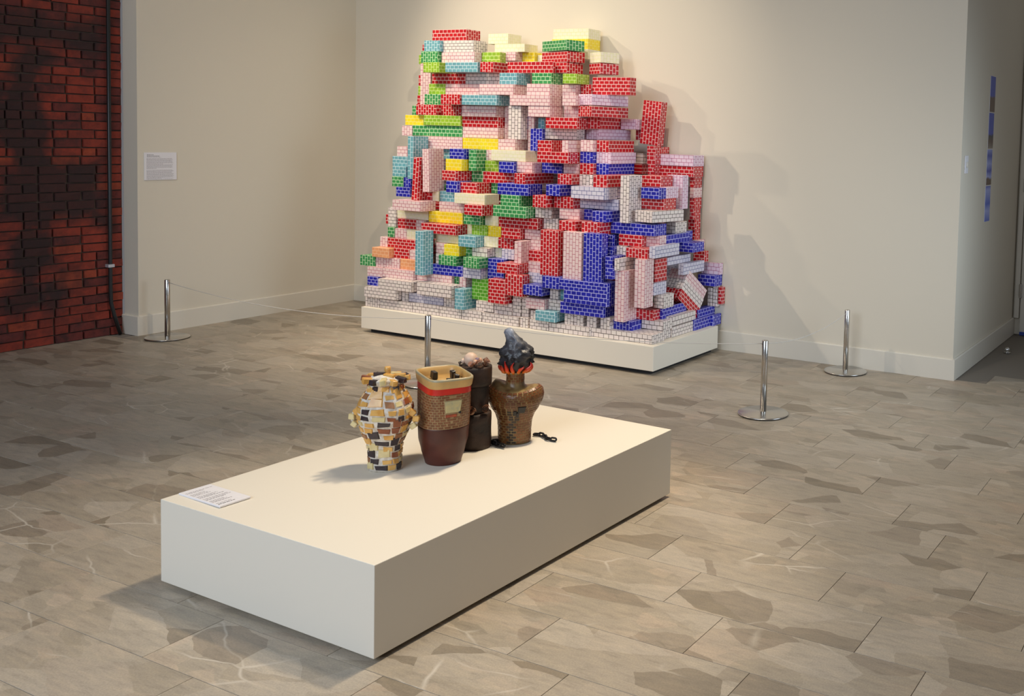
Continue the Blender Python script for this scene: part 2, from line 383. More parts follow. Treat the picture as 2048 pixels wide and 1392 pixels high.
BLOCKS = [
(1.3391, 1.6918, -0.4493, -0.2893, 2.2812, 2.3687, 'R', 'L', 0, 0, 0, 'red block lengthwise on black-lined, at the very top, far left'),
(1.2968, 1.4605, -0.4957, -0.1657, 2.1935, 2.2797, 'T', 'E', 0, 0, 0, 'teal toy block end-on on green, at the very top, far left'),
(0.9642, 1.0253, -0.1742, -0.0142, 2.2311, 2.2842, 'R', 'L', 0, 0, 0, 'red block flat on green, at the very top, far left of pile'),
(1.4628, 1.7777, -0.4618, -0.3018, 2.187, 2.2808, 'K', 'L', 0, 0, 0, 'black-lined block lengthwise on pink, at the very top, left'),
(1.2777, 1.4509, -0.5083, -0.1783, 2.1029, 2.1931, 'G', 'E', 0, 0, 0, 'green block end-on on lime, near the top, far left of pile'),
(0.9545, 1.0497, -0.203, -0.043, 2.1163, 2.1943, 'H', 'L', 0, 0, 0, 'lime block flat on pink, near the top, far left of pile'),
(1.4602, 1.7973, -0.4746, -0.3146, 2.1029, 2.1866, 'P', 'L', 0, 0, 0, 'pink block lengthwise on teal under black-lined, near the top, left'),
(1.354, 1.5207, -0.5615, -0.2315, 2.0232, 2.1025, 'H', 'E', 0, 0, 0, 'lime block end-on on red, near the top, far left of pile'),
(1.5822, 1.9068, -0.562, -0.402, 2.0249, 2.1006, 'T', 'L', 0, 0, 0, 'teal toy block lengthwise on red, near the top, left of pile'),
(1.1485, 1.2599, -0.3807, -0.2207, 1.7648, 2.1081, 'P', 'N', 0, 0, 0, 'pink block upright on red, near the top, far left of pile'),
(1.0802, 1.148, -0.3311, -0.1711, 1.9272, 2.0183, 'R', 'L', 0, 0, 0, 'red toy block flat on lime, near the top, far left of pile'),
(1.3375, 1.6868, -0.4475, -0.2875, 1.939, 2.0228, 'R', 'L', 0, 0, 0, 'red toy block lengthwise on pale pink, near the top, left of pile'),
(1.6883, 2.072, -0.4467, -0.2867, 1.9379, 2.0245, 'K', 'L', 0, 0, 0, 'black-lined white toy block lengthwise on pale pink, near the top, left'),
(1.7815, 1.9824, -0.3, -0.14, 2.2638, 2.3449, 'C', 'L', 0, 0, 0, 'cream toy block flat on cream, at the very top, centre of pile'),
(1.8475, 2.1464, -0.3, -0.14, 2.1995, 2.2634, 'C', 'L', 0, 0, 0, 'cream block lengthwise on pink, at the very top, centre of pile'),
(1.8018, 1.9861, -0.397, -0.3298, 2.104, 2.1912, 'H', 'L', 0, 0, 0, 'lime toy block flat on red, near the top, left of pile'),
(1.9287, 2.0832, -0.3293, -0.1693, 2.1289, 2.1991, 'P', 'L', 0, 0, 0, 'pale pink toy block flat on red, near the top, centre of pile'),
(2.0834, 2.2041, -0.25, -0.09, 2.1219, 2.1999, 'Y', 'L', 0, 0, 0, 'yellow toy block flat on red, near the top, centre of pile'),
(2.2105, 2.3636, -0.22, -0.06, 2.1308, 2.1818, 'C', 'L', 0, 0, 0, 'cream toy block flat on red, near the top, centre of pile'),
(1.9322, 2.0609, -0.5611, -0.2311, 2.0249, 2.1036, 'R', 'E', 0, 0, 0, 'red toy block end-on on black-lined white, near the top, left'),
(2.1452, 2.5753, -0.5, -0.4705, 2.0215, 2.1068, 'R', 'L', 0, 0, 0, 'red toy block lengthwise on green, near the top, centre of pile'),
(2.1436, 2.3066, -0.5866, -0.4266, 1.9309, 2.0176, 'T', 'L', 0, 0, 0, 'teal toy block flat on pale pink, near the top, centre of pile'),
(2.4037, 2.5827, -0.5282, -0.3682, 1.9365, 2.0211, 'G', 'L', 0, 0, 0, 'green toy block flat on pale pink, near the top, centre of pile'),
(2.3402, 2.6761, -0.2, -0.04, 2.303, 2.382, 'C', 'L', 0, 0, 0, 'cream toy block lengthwise on yellow, at the very top, right of pile'),
(2.3369, 2.6791, -0.21, -0.05, 2.2236, 2.3026, 'Y', 'L', 0, 0, 0, 'yellow toy block lengthwise on cream, at the very top, right of pile'),
(2.3641, 2.6861, -0.22, -0.06, 2.1452, 2.2232, 'C', 'L', 0, 0, 0, 'cream toy block lengthwise on red, at the very top, right of pile'),
(2.3416, 2.6716, -0.47, -0.31, 2.1936, 2.2716, 'G', 'L', -20.0, 0, 0, 'green toy block lengthwise on red, at the very top, right of pile'),
(2.3516, 2.6816, -0.47, -0.31, 2.1069, 2.1849, 'R', 'L', -18.0, 0, 0, 'red toy block lengthwise on red, near the top, right of pile'),
(2.3494, 2.6794, -0.47, -0.31, 2.0258, 2.1038, 'R', 'L', -12.0, 0, 0, 'red toy block lengthwise on green, near the top, right of pile'),
(2.7699, 2.9299, -0.4, -0.24, 2.1061, 2.1841, 'C', 'L', -25.0, 0, 0, 'cream toy block flat on red, near the top, far right of pile'),
(2.7743, 2.9343, -0.41, -0.25, 2.0224, 2.1004, 'R', 'L', -25.0, 0, 0, 'red toy block flat on red, near the top, far right of pile'),
(2.9326, 3.2575, -0.5, -0.42, 1.8637, 1.9916, 'R', 'B', 0, 0, 0, 'red toy block on edge, near the top, far right of pile'),
(2.7323, 2.8535, -0.5885, -0.4285, 1.9399, 2.0115, 'H', 'L', 0, 0, 0, 'lime toy block flat on pale pink, near the top, right of pile'),
(1.1021, 1.148, -0.3571, -0.1971, 1.8499, 1.9268, 'H', 'L', 0, 0, 0, 'lime toy block flat on red, near the top, far left of pile'),
(1.3298, 1.5027, -0.4721, -0.3121, 1.855, 1.9386, 'H', 'L', 0, 0, 0, 'lime toy block flat on green, near the top, far left of pile'),
(1.5053, 1.8481, -0.4724, -0.3124, 1.8497, 1.9375, 'P', 'L', 0, 0, 0, 'pale pink toy block lengthwise on teal under red, near the top, left'),
(1.9715, 2.2983, -0.6125, -0.4525, 1.8506, 1.9305, 'P', 'L', 0, 0, 0, 'pale pink toy block lengthwise on teal, near the top, centre of pile'),
(1.1149, 1.148, -0.3788, -0.2188, 1.7648, 1.8495, 'R', 'L', 0, 0, 0, 'red toy block flat on red, upper part, far left of pile'),
(1.3079, 1.4765, -0.4965, -0.1665, 1.7701, 1.8546, 'G', 'E', 0, 0, 0, 'green toy block end-on on red, upper part, far left of pile'),
(1.6112, 1.8036, -0.6366, -0.3066, 1.7713, 1.8493, 'R', 'E', 0, 0, 0, 'red toy block end-on on red, upper part, left of pile'),
(1.8218, 2.1623, -0.6373, -0.4773, 1.7707, 1.8468, 'T', 'L', 0, 0, 0, 'teal toy block lengthwise on pale pink, upper part, left of pile'),
(1.0851, 1.2257, -0.4033, -0.2433, 1.685, 1.7644, 'G', 'L', 0, 0, 0, 'green toy block flat on yellow, upper part, far left of pile'),
(1.2912, 1.5028, -0.571, -0.241, 1.6872, 1.7697, 'R', 'E', 0, 0, 0, 'red toy block end-on on lime, upper part, far left of pile'),
(1.5051, 1.7124, -0.5206, -0.1906, 1.6872, 1.7714, 'R', 'E', 0, 0, 0, 'red toy block end-on on lime, upper part, left of pile'),
(1.7763, 2.1158, -0.5835, -0.4235, 1.6842, 1.7664, 'P', 'L', 0, 0, 0, 'pale pink toy block lengthwise on red, upper part, left of pile'),
(1.1522, 1.3489, -0.5458, -0.3858, 1.6038, 1.6846, 'Y', 'L', 0, 0, 0, 'yellow toy block flat on green, upper part, far left of pile'),
(1.385, 1.7595, -0.5805, -0.4205, 1.6075, 1.6868, 'H', 'L', 0, 0, 0, 'lime toy block lengthwise on green, upper part, left of pile'),
(1.7595, 2.1152, -0.5611, -0.4011, 1.6024, 1.6838, 'R', 'L', 0, 0, 0, 'red toy block lengthwise on pale pink, upper part, left of pile'),
(1.1436, 1.2519, -0.5714, -0.2414, 1.5182, 1.5962, 'P', 'E', 0, 0, 0, 'pink block end-on on teal, upper, far left of pile'),
(1.2567, 1.435, -0.5693, -0.4093, 1.521, 1.6034, 'G', 'L', 0, 0, 0, 'green toy block flat on pale pink, upper part, far left of pile'),
(1.4355, 1.7667, -0.5677, -0.4077, 1.521, 1.6071, 'G', 'L', 0, 0, 0, 'green toy block lengthwise on pale pink, upper part, left of pile'),
(1.7675, 2.1168, -0.5611, -0.4011, 1.521, 1.602, 'P', 'L', 0, 0, 0, 'pale pink toy block lengthwise on yellow, upper part, left of pile'),
(2.4224, 2.636, -0.6108, -0.4508, 1.8506, 1.9361, 'P', 'L', 0, 0, 0, 'pink block flat on pink, near the top, centre of pile'),
(2.2846, 2.6574, -0.6363, -0.4763, 1.773, 1.8502, 'P', 'L', 0, 0, 0, 'pale pink toy block lengthwise on pale pink, upper part, centre of pile'),
(2.4541, 2.655, -0.6309, -0.4709, 1.6927, 1.7726, 'P', 'L', 0, 0, 0, 'pink block flat on pink under pink right of black-lined, upper, centre'),
(2.2613, 2.3792, -0.6169, -0.5369, 1.5206, 1.7721, 'K', 'U', 0, 0, 0, 'black-lined block upright on pink, upper, centre of pile'),
(2.1239, 2.1708, -0.4955, -0.3355, 1.5189, 1.7703, 'P', 'N', 0, 0, 0, 'pale pink toy block upright on pale pink, upper part, centre of pile'),
(2.3828, 2.4399, -0.5379, -0.3779, 1.4391, 1.693, 'P', 'N', 0, 0, 0, 'pale pink toy block upright, upper part, centre of pile'),
(2.4697, 2.5273, -0.5296, -0.3696, 1.5769, 1.688, 'T', 'N', 0, 0, 0, 'teal toy block upright on blue, upper part, centre of pile'),
(2.4404, 2.5483, -0.5805, -0.5457, 1.4391, 1.6058, 'B', 'U', 0, 0, 0, 'blue toy block upright on red, upper middle, centre of pile'),
(2.6123, 2.8951, -0.6249, -0.4649, 1.61, 1.6923, 'R', 'L', 0, 0, 0, 'red toy block lengthwise on black-lined white, upper part, centre of pile'),
(2.5278, 2.837, -0.5452, -0.4505, 1.5316, 1.6096, 'K', 'L', 0, 0, 0, 'black-lined white toy block lengthwise on red, upper part, centre of pile'),
(2.6821, 2.8047, -0.5246, -0.3646, 1.8542, 1.935, 'P', 'L', 0, 0, 0, 'pink block flat on pink, near the top, right of pile'),
(2.767, 2.8875, -0.6353, -0.4753, 1.7779, 1.8538, 'P', 'L', 0, 0, 0, 'pink block flat on pink under pink right of pink, upper, centre'),
(2.8086, 2.9027, -0.4705, -0.1405, 1.8637, 1.9395, 'R', 'E', 0, 0, 0, 'red toy block end-on on magenta-lined white, near the top, right'),
(2.8649, 3.0249, -0.6324, -0.3024, 1.7853, 1.8633, 'M', 'E', -18.0, 0, 0, 'magenta-lined white block end-on on red, upper, right of pile'),
(2.8827, 3.0427, -0.6574, -0.3274, 1.701, 1.7771, 'R', 'E', -18.0, 0, 0, 'red toy block end-on on red, upper part, right of pile'),
(2.6974, 2.8475, -0.5188, -0.3588, 1.6927, 1.7775, 'P', 'L', 0, 0, 0, 'pale pink toy block flat on red, upper part, right of pile'),
(2.8991, 3.0114, -0.5039, -0.1739, 1.6163, 1.701, 'R', 'E', 0, 0, 0, 'red block end-on on magenta-lined white, upper, right of pile'),
(3.0195, 3.1519, -0.25, -0.1205, 1.6201, 1.6981, 'M', 'L', 0, 0, 0, 'magenta-lined white toy block flat, upper part, far right of pile'),
(2.8025, 2.9625, -0.45, -0.12, 1.5379, 1.6159, 'M', 'E', -12.0, 0, 0, 'magenta-lined white toy block end-on on pale pink, upper part, right'),
(3.1566, 3.316, -0.2, -0.12, 1.5049, 1.8299, 'R', 'U', 0, 5.0, 0, 'red toy block upright on red, upper part, far right of pile'),
(3.0697, 3.1755, -0.12, -0.04, 1.5431, 1.6655, 'R', 'U', 0, 0, 0, 'red toy block upright, upper part, far right of pile'),
(3.2792, 3.3092, -0.18, -0.02, 1.4466, 1.4956, 'R', 'L', 0, 0, 0, 'red toy block flat, upper middle, far right of pile'),
(1.4094, 1.4661, -0.7725, -0.6125, 1.1875, 1.5175, 'T', 'N', 0, 0, 0, 'teal toy block upright, upper middle, far left of pile'),
(1.1425, 1.2529, -0.6191, -0.4591, 1.353, 1.4318, 'P', 'L', 0, 0, 0, 'pale pink toy block flat on teal, upper middle, far left of pile'),
(1.1172, 1.2769, -0.6421, -0.4821, 1.2728, 1.3526, 'T', 'L', 0, 0, 0, 'teal toy block flat on teal, upper middle, far left of pile'),
(1.142, 1.285, -0.6653, -0.5053, 1.1933, 1.2724, 'T', 'L', 0, 0, 0, 'teal toy block flat on green, upper middle, far left of pile'),
(1.1619, 1.2812, -0.6884, -0.5284, 1.1147, 1.1929, 'G', 'L', 0, 0, 0, 'green toy block flat on blue, middle, far left of pile'),
(1.2864, 1.3581, -0.6888, -0.3588, 1.1147, 1.1913, 'B', 'E', 0, 0, 0, 'blue toy block end-on on blue, middle, far left of pile'),
(1.2273, 1.3757, -0.7102, -0.5502, 1.0398, 1.1143, 'B', 'L', 0, 0, 0, 'blue toy block flat on pale pink, middle, far left of pile'),
(1.3841, 1.7942, -0.5933, -0.4333, 1.425, 1.5206, 'P', 'L', 0, 0, 0, 'pale pink toy block lengthwise on blue, upper middle, far left of pile'),
(1.4975, 1.5559, -0.8202, -0.6602, 1.0284, 1.3568, 'R', 'N', 0, 4.0, 0, 'red toy block upright on pale pink, middle, far left of pile'),
(1.5946, 1.6611, -0.7991, -0.6391, 1.0991, 1.4276, 'P', 'N', 0, -2.0, 0, 'pale pink toy block upright on red, upper middle, far left of pile'),
(1.5693, 1.6504, -0.5707, -0.4107, 1.3466, 1.4246, 'T', 'L', 0, 0, 0, 'teal toy block flat on yellow, upper middle, left of pile'),
(1.8212, 1.9614, -0.7595, -0.5995, 1.3575, 1.4352, 'B', 'L', 0, 0, 0, 'blue toy block flat on yellow, upper middle, left of pile'),
(1.8049, 1.9623, -0.7827, -0.6227, 1.2706, 1.3571, 'Y', 'L', 0, 0, 0, 'yellow toy block flat on red, upper middle, left of pile'),
(1.7652, 1.9252, -0.8085, -0.6485, 1.1944, 1.2702, 'R', 'L', -10.0, 0, 0, 'red toy block flat on blue, middle, left of pile'),
(1.8564, 1.9637, -0.8306, -0.6706, 1.1087, 1.1938, 'B', 'L', 0, 0, 0, 'blue toy block flat on teal, middle, left of pile'),
(1.9629, 2.1219, -0.7942, -0.6342, 1.1087, 1.1871, 'R', 'L', 0, 0, 0, 'red toy block flat on cream, middle, left of pile'),
(1.7972, 2.1448, -0.5939, -0.4339, 1.4335, 1.5185, 'Y', 'L', 0, 0, 0, 'yellow toy block lengthwise on green, upper middle, left of pile'),
(2.1792, 2.3396, -0.632, -0.472, 1.4391, 1.5202, 'P', 'L', 0, 0, 0, 'pale pink toy block flat on cream, upper middle, centre of pile'),
(1.9821, 2.0524, -0.7292, -0.3992, 1.2723, 1.4323, 'G', 'V', 0, 0, 0, 'green toy block edge-on on green, upper middle, left of pile'),
(1.9548, 2.0663, -0.6653, -0.5053, 1.1875, 1.2724, 'G', 'L', 0, 0, 0, 'green toy block flat on red, middle, left of pile'),
(2.0528, 2.1039, -0.6187, -0.2887, 1.3533, 1.4331, 'P', 'E', 0, 0, 0, 'pale pink toy block end-on on lime, upper middle, left of pile'),
(2.1581, 2.482, -0.6843, -0.5243, 1.3587, 1.4387, 'C', 'L', 0, 0, 0, 'cream toy block lengthwise on blue, upper middle, centre of pile'),
(2.0637, 2.195, -0.642, -0.482, 1.272, 1.3529, 'H', 'L', 0, 0, 0, 'lime toy block flat on red, upper middle, left of pile'),
(2.2632, 2.4031, -0.72, -0.56, 1.272, 1.3543, 'B', 'L', 0, 0, 0, 'blue toy block flat on red under cream, upper middle, centre of pile'),
(2.4091, 2.5509, -0.6927, -0.5327, 1.2798, 1.3583, 'P', 'L', 0, 0, 0, 'pink block flat on red under cream, upper middle, centre of pile'),
(2.5586, 2.7426, -0.59, -0.43, 1.2793, 1.3573, 'B', 'L', 0, 0, 0, 'blue toy block flat on red under red, upper middle, centre of pile'),
(2.0665, 2.3598, -0.6655, -0.5055, 1.1875, 1.2716, 'R', 'L', 0, 0, 0, 'red toy block lengthwise on blue, middle, left of pile'),
(2.4793, 2.5792, -0.8058, -0.4758, 1.2014, 1.2794, 'R', 'E', 0, 0, 0, 'red toy block end-on on blue, middle, centre of pile'),
(2.6276, 2.7534, -0.7335, -0.5735, 1.4427, 1.5229, 'R', 'L', 0, 0, 0, 'red toy block flat on red, upper middle, centre of pile'),
(2.126, 2.1874, -0.6393, -0.4793, 1.108, 1.186, 'G', 'L', 0, 0, 0, 'green toy block flat, middle, left of pile'),
(2.3462, 2.6271, -0.8289, -0.6689, 1.1193, 1.2016, 'B', 'L', 0, 0, 0, 'blue toy block lengthwise on green, middle, centre of pile'),
(2.6444, 2.9202, -0.7574, -0.5974, 1.3622, 1.4423, 'R', 'L', 0, 0, 0, 'red toy block lengthwise on blue, upper middle, centre of pile'),
(2.8435, 2.8993, -0.7319, -0.4019, 1.4427, 1.5283, 'P', 'E', 0, 0, 0, 'pale pink toy block end-on on red, upper middle, centre of pile'),
(2.9398, 3.0467, -0.6405, -0.3105, 1.4512, 1.5341, 'P', 'E', 0, 0, 0, 'pale pink toy block end-on on blue, upper middle, right of pile'),
(3.0505, 3.1545, -0.6, -0.27, 1.4509, 1.5361, 'R', 'E', 0, 0, 0, 'red block end-on on magenta-lined white, upper middle, right of pile'),
(2.934, 3.0469, -0.6352, -0.3052, 1.3682, 1.4508, 'B', 'E', 0, 0, 0, 'blue toy block end-on on red, upper middle, centre of pile'),
(3.0507, 3.1736, -0.6, -0.27, 1.3694, 1.4505, 'M', 'E', 0, 0, 0, 'magenta-lined white block end-on on blue, upper middle, right of pile'),
(2.7915, 2.9276, -0.6394, -0.4794, 1.289, 1.3618, 'P', 'L', 0, 0, 0, 'pink block flat on red under red, upper middle, centre of pile'),
(2.9355, 3.054, -0.6398, -0.3098, 1.289, 1.3678, 'R', 'E', 0, 0, 0, 'red block end-on on black-lined, upper middle, centre of pile'),
(3.0578, 3.1673, -0.61, -0.28, 1.291, 1.369, 'B', 'E', 0, 0, 0, 'blue toy block end-on on red, upper middle, right of pile'),
(2.8219, 2.9469, -0.7476, -0.4176, 1.2125, 1.2886, 'R', 'E', 0, 0, 0, 'red toy block end-on, middle, centre of pile'),
(2.949, 3.0653, -0.6611, -0.3311, 1.209, 1.287, 'K', 'E', 0, 0, 0, 'black-lined white toy block end-on on navy-lined white, middle, centre'),
(3.1678, 3.2834, -0.8012, -0.4712, 1.2115, 1.2948, 'R', 'E', 0, 0, 0, 'red toy block end-on on navy-lined white, middle, right of pile'),
(2.781, 2.9002, -0.8258, -0.4958, 1.1324, 1.2121, 'B', 'E', 0, 0, 0, 'blue toy block end-on on red, middle, centre of pile'),
(2.9991, 3.2808, -0.8261, -0.6661, 1.1262, 1.2111, 'V', 'L', 0, 0, 0, 'navy-lined white block lengthwise on navy-lined white, middle, centre of pile'),
(3.3846, 3.4582, -0.7855, -0.6255, 0.9742, 1.3029, 'K', 'N', 0, 0, 0, 'black-lined white toy block upright on blue, middle, right of pile'),
(3.2683, 3.3442, -0.27, -0.1944, 1.4313, 1.5043, 'R', 'L', 0, 0, 0, 'red toy block flat on red, upper middle, far right of pile'),
(3.2702, 3.3423, -0.27, -0.1944, 1.3676, 1.4309, 'R', 'L', 0, 0, 0, 'red block flat on red under red right of magenta-lined, upper-middle, right'),
(3.2861, 3.3392, -0.28, -0.1868, 1.2909, 1.3672, 'R', 'L', 0, 0, 0, 'red block flat on red under red right of blue, upper middle, right'),
(3.3028, 3.62, -0.1939, -0.0339, 1.3633, 1.4442, 'M', 'L', 0, 0, 0, 'magenta-lined white block lengthwise on red, upper middle, far right of pile'),
(3.2928, 3.62, -0.1863, -0.0405, 1.2841, 1.3629, 'R', 'L', 0, 0, 0, 'red block lengthwise on magenta-lined white, upper middle, far right of pile'),
(3.3993, 3.5577, -0.5359, -0.3759, 1.2214, 1.298, 'R', 'L', 0, 0, 0, 'red toy block flat on blue, middle, right of pile'),
(3.4858, 3.6318, -0.6799, -0.5874, 1.1442, 1.2208, 'B', 'L', 0, 0, 0, 'blue toy block flat on red, middle, right of pile'),
(3.5766, 3.6355, -0.5869, -0.4269, 1.1454, 1.2242, 'M', 'L', 0, 0, 0, 'magenta-lined white toy block flat on red, middle, far right of pile'),
(3.5073, 3.6353, -0.3649, -0.2849, 1.0611, 1.3019, 'M', 'U', 0, 0, 0, 'magenta-lined white toy block upright, middle, far right of pile'),
(3.5766, 3.61, -0.1612, -0.0383, 1.2072, 1.2837, 'R', 'L', 0, 0, 0, 'red toy block flat on pale pink, middle, far right of pile'),
(3.5784, 3.61, -0.1605, -0.0341, 1.1317, 1.2068, 'P', 'L', 0, 0, 0, 'pale pink toy block flat on red, middle, far right of pile'),
(3.5728, 3.61, -0.1499, -0.0366, 1.0496, 1.1313, 'R', 'L', 0, 0, 0, 'red block flat on red under pink, middle, far right of pile'),
(3.4518, 3.6403, -0.6233, -0.4633, 1.066, 1.145, 'R', 'L', 0, 0, 0, 'red toy block flat on black-lined white, middle, right of pile'),
(3.5746, 3.61, -0.1479, -0.048, 0.9688, 1.0492, 'R', 'L', 0, 0, 0, 'red toy block flat on red under red, middle, far right of pile'),
(3.5539, 3.61, -0.1304, -0.0436, 0.8924, 0.9684, 'R', 'L', 0, 0, 0, 'red toy block flat on red, lower middle, far right of pile'),
(3.5763, 3.61, -0.1199, -0.0463, 0.8172, 0.892, 'R', 'L', 0, 0, 0, 'red toy block flat, lower middle, far right of pile'),
(3.4849, 3.6449, -0.7814, -0.4514, 0.9876, 1.0656, 'K', 'E', -10.0, 0, 0, 'black-lined block end-on on blue, lower middle, right of pile'),
(3.296, 3.6508, -0.7614, -0.6014, 0.8952, 0.9738, 'B', 'L', 0, 0, 0, 'blue toy block lengthwise on red, lower middle, right of pile'),
(3.5778, 3.65, -0.4785, -0.3185, 0.893, 0.9731, 'K', 'L', 0, 0, 0, 'black-lined block flat on blue, lower middle, far right of pile'),
(3.5811, 3.612, -0.492, -0.162, 0.8131, 0.8911, 'B', 'E', 0, 0, 0, 'blue toy block end-on under black-lined white, lower middle, far right'),
(3.3728, 3.5628, -0.7748, -0.6148, 0.8167, 0.8948, 'R', 'L', 0, 0, 0, 'red toy block flat on red, lower middle, right of pile'),
(3.5633, 3.6676, -0.7166, -0.6268, 0.8167, 0.894, 'P', 'L', 0, 0, 0, 'pink block flat on navy-lined white, lower middle, right of pile'),
(3.6123, 3.6657, -0.6263, -0.2963, 0.8267, 0.8926, 'B', 'E', 0, 0, 0, 'blue block end-on with nothing above, lower middle, far right of pile'),
(3.5937, 3.631, -0.12, -0.006, 0.7402, 0.8168, 'P', 'E', 0, 0, 0, 'pink block end-on on red, lower middle, far right of pile'),
(1.364, 1.6512, -0.8801, -0.7201, 0.9511, 1.0278, 'P', 'L', 0, 0, 0, 'pale pink toy block lengthwise on cream, middle, far left of pile'),
(1.5262, 1.6117, -0.7163, -0.5563, 1.0268, 1.088, 'R', 'L', 0, 0, 0, 'red toy block flat, middle, far left of pile'),
(1.6129, 1.6776, -0.7153, -0.5553, 1.0219, 1.0985, 'C', 'L', 0, 0, 0, 'cream toy block flat, middle, far left of pile'),
(1.6868, 1.83, -0.7135, -0.5535, 1.0258, 1.1063, 'T', 'L', 0, 0, 0, 'teal toy block flat on pale pink, middle, left of pile'),
(1.2065, 1.2903, -0.7689, -0.4389, 0.8033, 0.956, 'K', 'V', 0, 0, 0, 'black-lined white toy block edge-on on green, lower middle, far left'),
(1.0814, 1.206, -0.6732, -0.5132, 0.8096, 0.8876, 'R', 'L', 0, 0, 0, 'red toy block flat on green, lower middle, far left of pile'),
(1.2908, 1.6119, -0.7586, -0.5986, 0.8753, 0.9507, 'C', 'L', 0, 0, 0, 'cream toy block lengthwise on red, lower middle, far left of pile'),
(1.6175, 1.9551, -0.7575, -0.5975, 0.8654, 0.9497, 'Y', 'L', 0, 0, 0, 'yellow toy block lengthwise on red, lower middle, left of pile'),
(1.7013, 1.9503, -0.7369, -0.5769, 0.9501, 1.0254, 'P', 'L', 0, 0, 0, 'pale pink toy block lengthwise on yellow, middle, left of pile'),
(1.3203, 1.5121, -0.7798, -0.6198, 0.7992, 0.8749, 'R', 'L', 0, 0, 0, 'red toy block flat on pale pink, lower middle, far left of pile'),
(1.2345, 1.3064, -0.7993, -0.6393, 0.7249, 0.8029, 'G', 'L', 0, 0, 0, 'green toy block flat on red, lower middle, far left of pile'),
(1.5154, 1.5918, -0.7807, -0.6207, 0.7974, 0.8744, 'P', 'L', 0, 0, 0, 'pale pink toy block flat on teal, lower middle, far left of pile'),
(1.6293, 1.9712, -0.8487, -0.7217, 0.7895, 0.8637, 'R', 'L', 0, 0, 0, 'red toy block lengthwise on cream, lower middle, left of pile'),
(1.3146, 1.4338, -0.8026, -0.4726, 0.7213, 0.7988, 'P', 'E', 0, 0, 0, 'pink block end-on on red, lower middle, far left of pile'),
(1.4363, 1.5696, -0.8028, -0.4728, 0.7213, 0.797, 'C', 'E', 0, 0, 0, 'cream toy block end-on on red, lower middle, far left of pile'),
(1.1797, 1.2589, -0.8242, -0.4942, 0.6477, 0.7245, 'P', 'E', 0, 0, 0, 'pink block end-on on peach, lower middle, far left of pile'),
(1.2613, 1.5916, -0.8242, -0.6642, 0.6499, 0.7209, 'R', 'L', 0, 0, 0, 'red toy block lengthwise on red, lower middle, far left of pile'),
(1.6982, 1.7744, -0.977, -0.8695, 0.486, 0.816, 'T', 'N', 0, 0, 0, 'teal toy block upright on pale pink, lower part, left of pile'),
(1.7361, 1.9536, -0.8027, -0.6427, 0.7217, 0.7891, 'C', 'L', 0, 0, 0, 'cream toy block flat on yellow, lower middle, left of pile'),
(1.756, 1.8564, -0.8248, -0.6648, 0.6443, 0.7213, 'P', 'L', 0, 0, 0, 'pink block flat on black-lined, lower middle, left of pile'),
(1.777, 1.8333, -0.8457, -0.6857, 0.5646, 0.6439, 'K', 'L', 0, 0, 0, 'black-lined white toy block flat on blue, lower part, left of pile'),
(1.8668, 2.0148, -0.8566, -0.6966, 0.6373, 0.7193, 'Y', 'L', 0, 0, 0, 'yellow toy block flat on green, lower part, left of pile'),
(1.9477, 2.2377, -0.841, -0.681, 1.0326, 1.1083, 'C', 'L', 0, 0, 0, 'cream toy block lengthwise on red, middle, left of pile'),
(2.0333, 2.1968, -0.8874, -0.7274, 0.7183, 0.8001, 'T', 'L', 0, 0, 0, 'teal toy block flat on green, lower middle, left of pile'),
(2.0784, 2.247, -0.8785, -0.7185, 0.9552, 1.0322, 'R', 'L', 0, 0, 0, 'red toy block flat on green, middle, left of pile'),
(2.0051, 2.1656, -0.803, -0.643, 0.8774, 0.9548, 'G', 'L', 0, 0, 0, 'green toy block flat on lime, lower middle, left of pile'),
(2.3956, 2.5641, -0.8535, -0.6935, 1.0427, 1.1189, 'G', 'L', 0, 0, 0, 'green toy block flat on green, middle, centre of pile'),
(2.3403, 2.6407, -0.8682, -0.7082, 0.9605, 1.0423, 'G', 'L', 0, 0, 0, 'green toy block lengthwise on red, middle, centre of pile'),
(2.1718, 2.2968, -0.7575, -0.4275, 0.8757, 0.9546, 'C', 'E', 0, 0, 0, 'cream toy block end-on on yellow, lower middle, left of pile'),
(2.3475, 2.7022, -0.8101, -0.6501, 0.8792, 0.9601, 'R', 'L', 0, 0, 0, 'red toy block lengthwise on red, lower middle, centre of pile'),
(2.0662, 2.2134, -0.7797, -0.4497, 0.8005, 0.877, 'H', 'E', 0, 0, 0, 'lime toy block end-on on teal, lower middle, left of pile'),
(1.941, 2.0142, -0.7212, -0.5612, 0.7895, 0.865, 'C', 'L', 0, 0, 0, 'cream toy block flat on teal, lower middle, left of pile'),
(2.2225, 2.3424, -0.7805, -0.4505, 0.7992, 0.8753, 'Y', 'E', 0, 0, 0, 'yellow toy block end-on on cream, lower middle, left of pile'),
(2.3883, 2.5616, -0.83, -0.67, 0.7996, 0.8788, 'R', 'L', 0, 0, 0, 'red toy block flat on red, lower middle, centre of pile'),
(2.5637, 2.7006, -0.7807, -0.6207, 0.803, 0.8745, 'P', 'L', 0, 0, 0, 'pale pink toy block flat on pale pink, lower middle, centre of pile'),
(2.2029, 2.3354, -0.8021, -0.4721, 0.7215, 0.7988, 'C', 'E', 0, 0, 0, 'cream block end-on on black-lined, lower middle, left of pile'),
(2.3379, 2.4764, -0.8025, -0.4725, 0.7219, 0.7992, 'R', 'E', 0, 0, 0, 'red block end-on on navy-lined white, lower middle, centre of pile'),
(2.5679, 2.6331, -0.9003, -0.7403, 0.6383, 0.7968, 'P', 'N', 0, 0, 0, 'pale pink toy block upright, lower part, centre of pile'),
(2.6829, 2.8034, -0.8496, -0.5196, 1.0455, 1.132, 'R', 'E', 0, 0, 0, 'red toy block end-on on black-lined white, middle, centre of pile'),
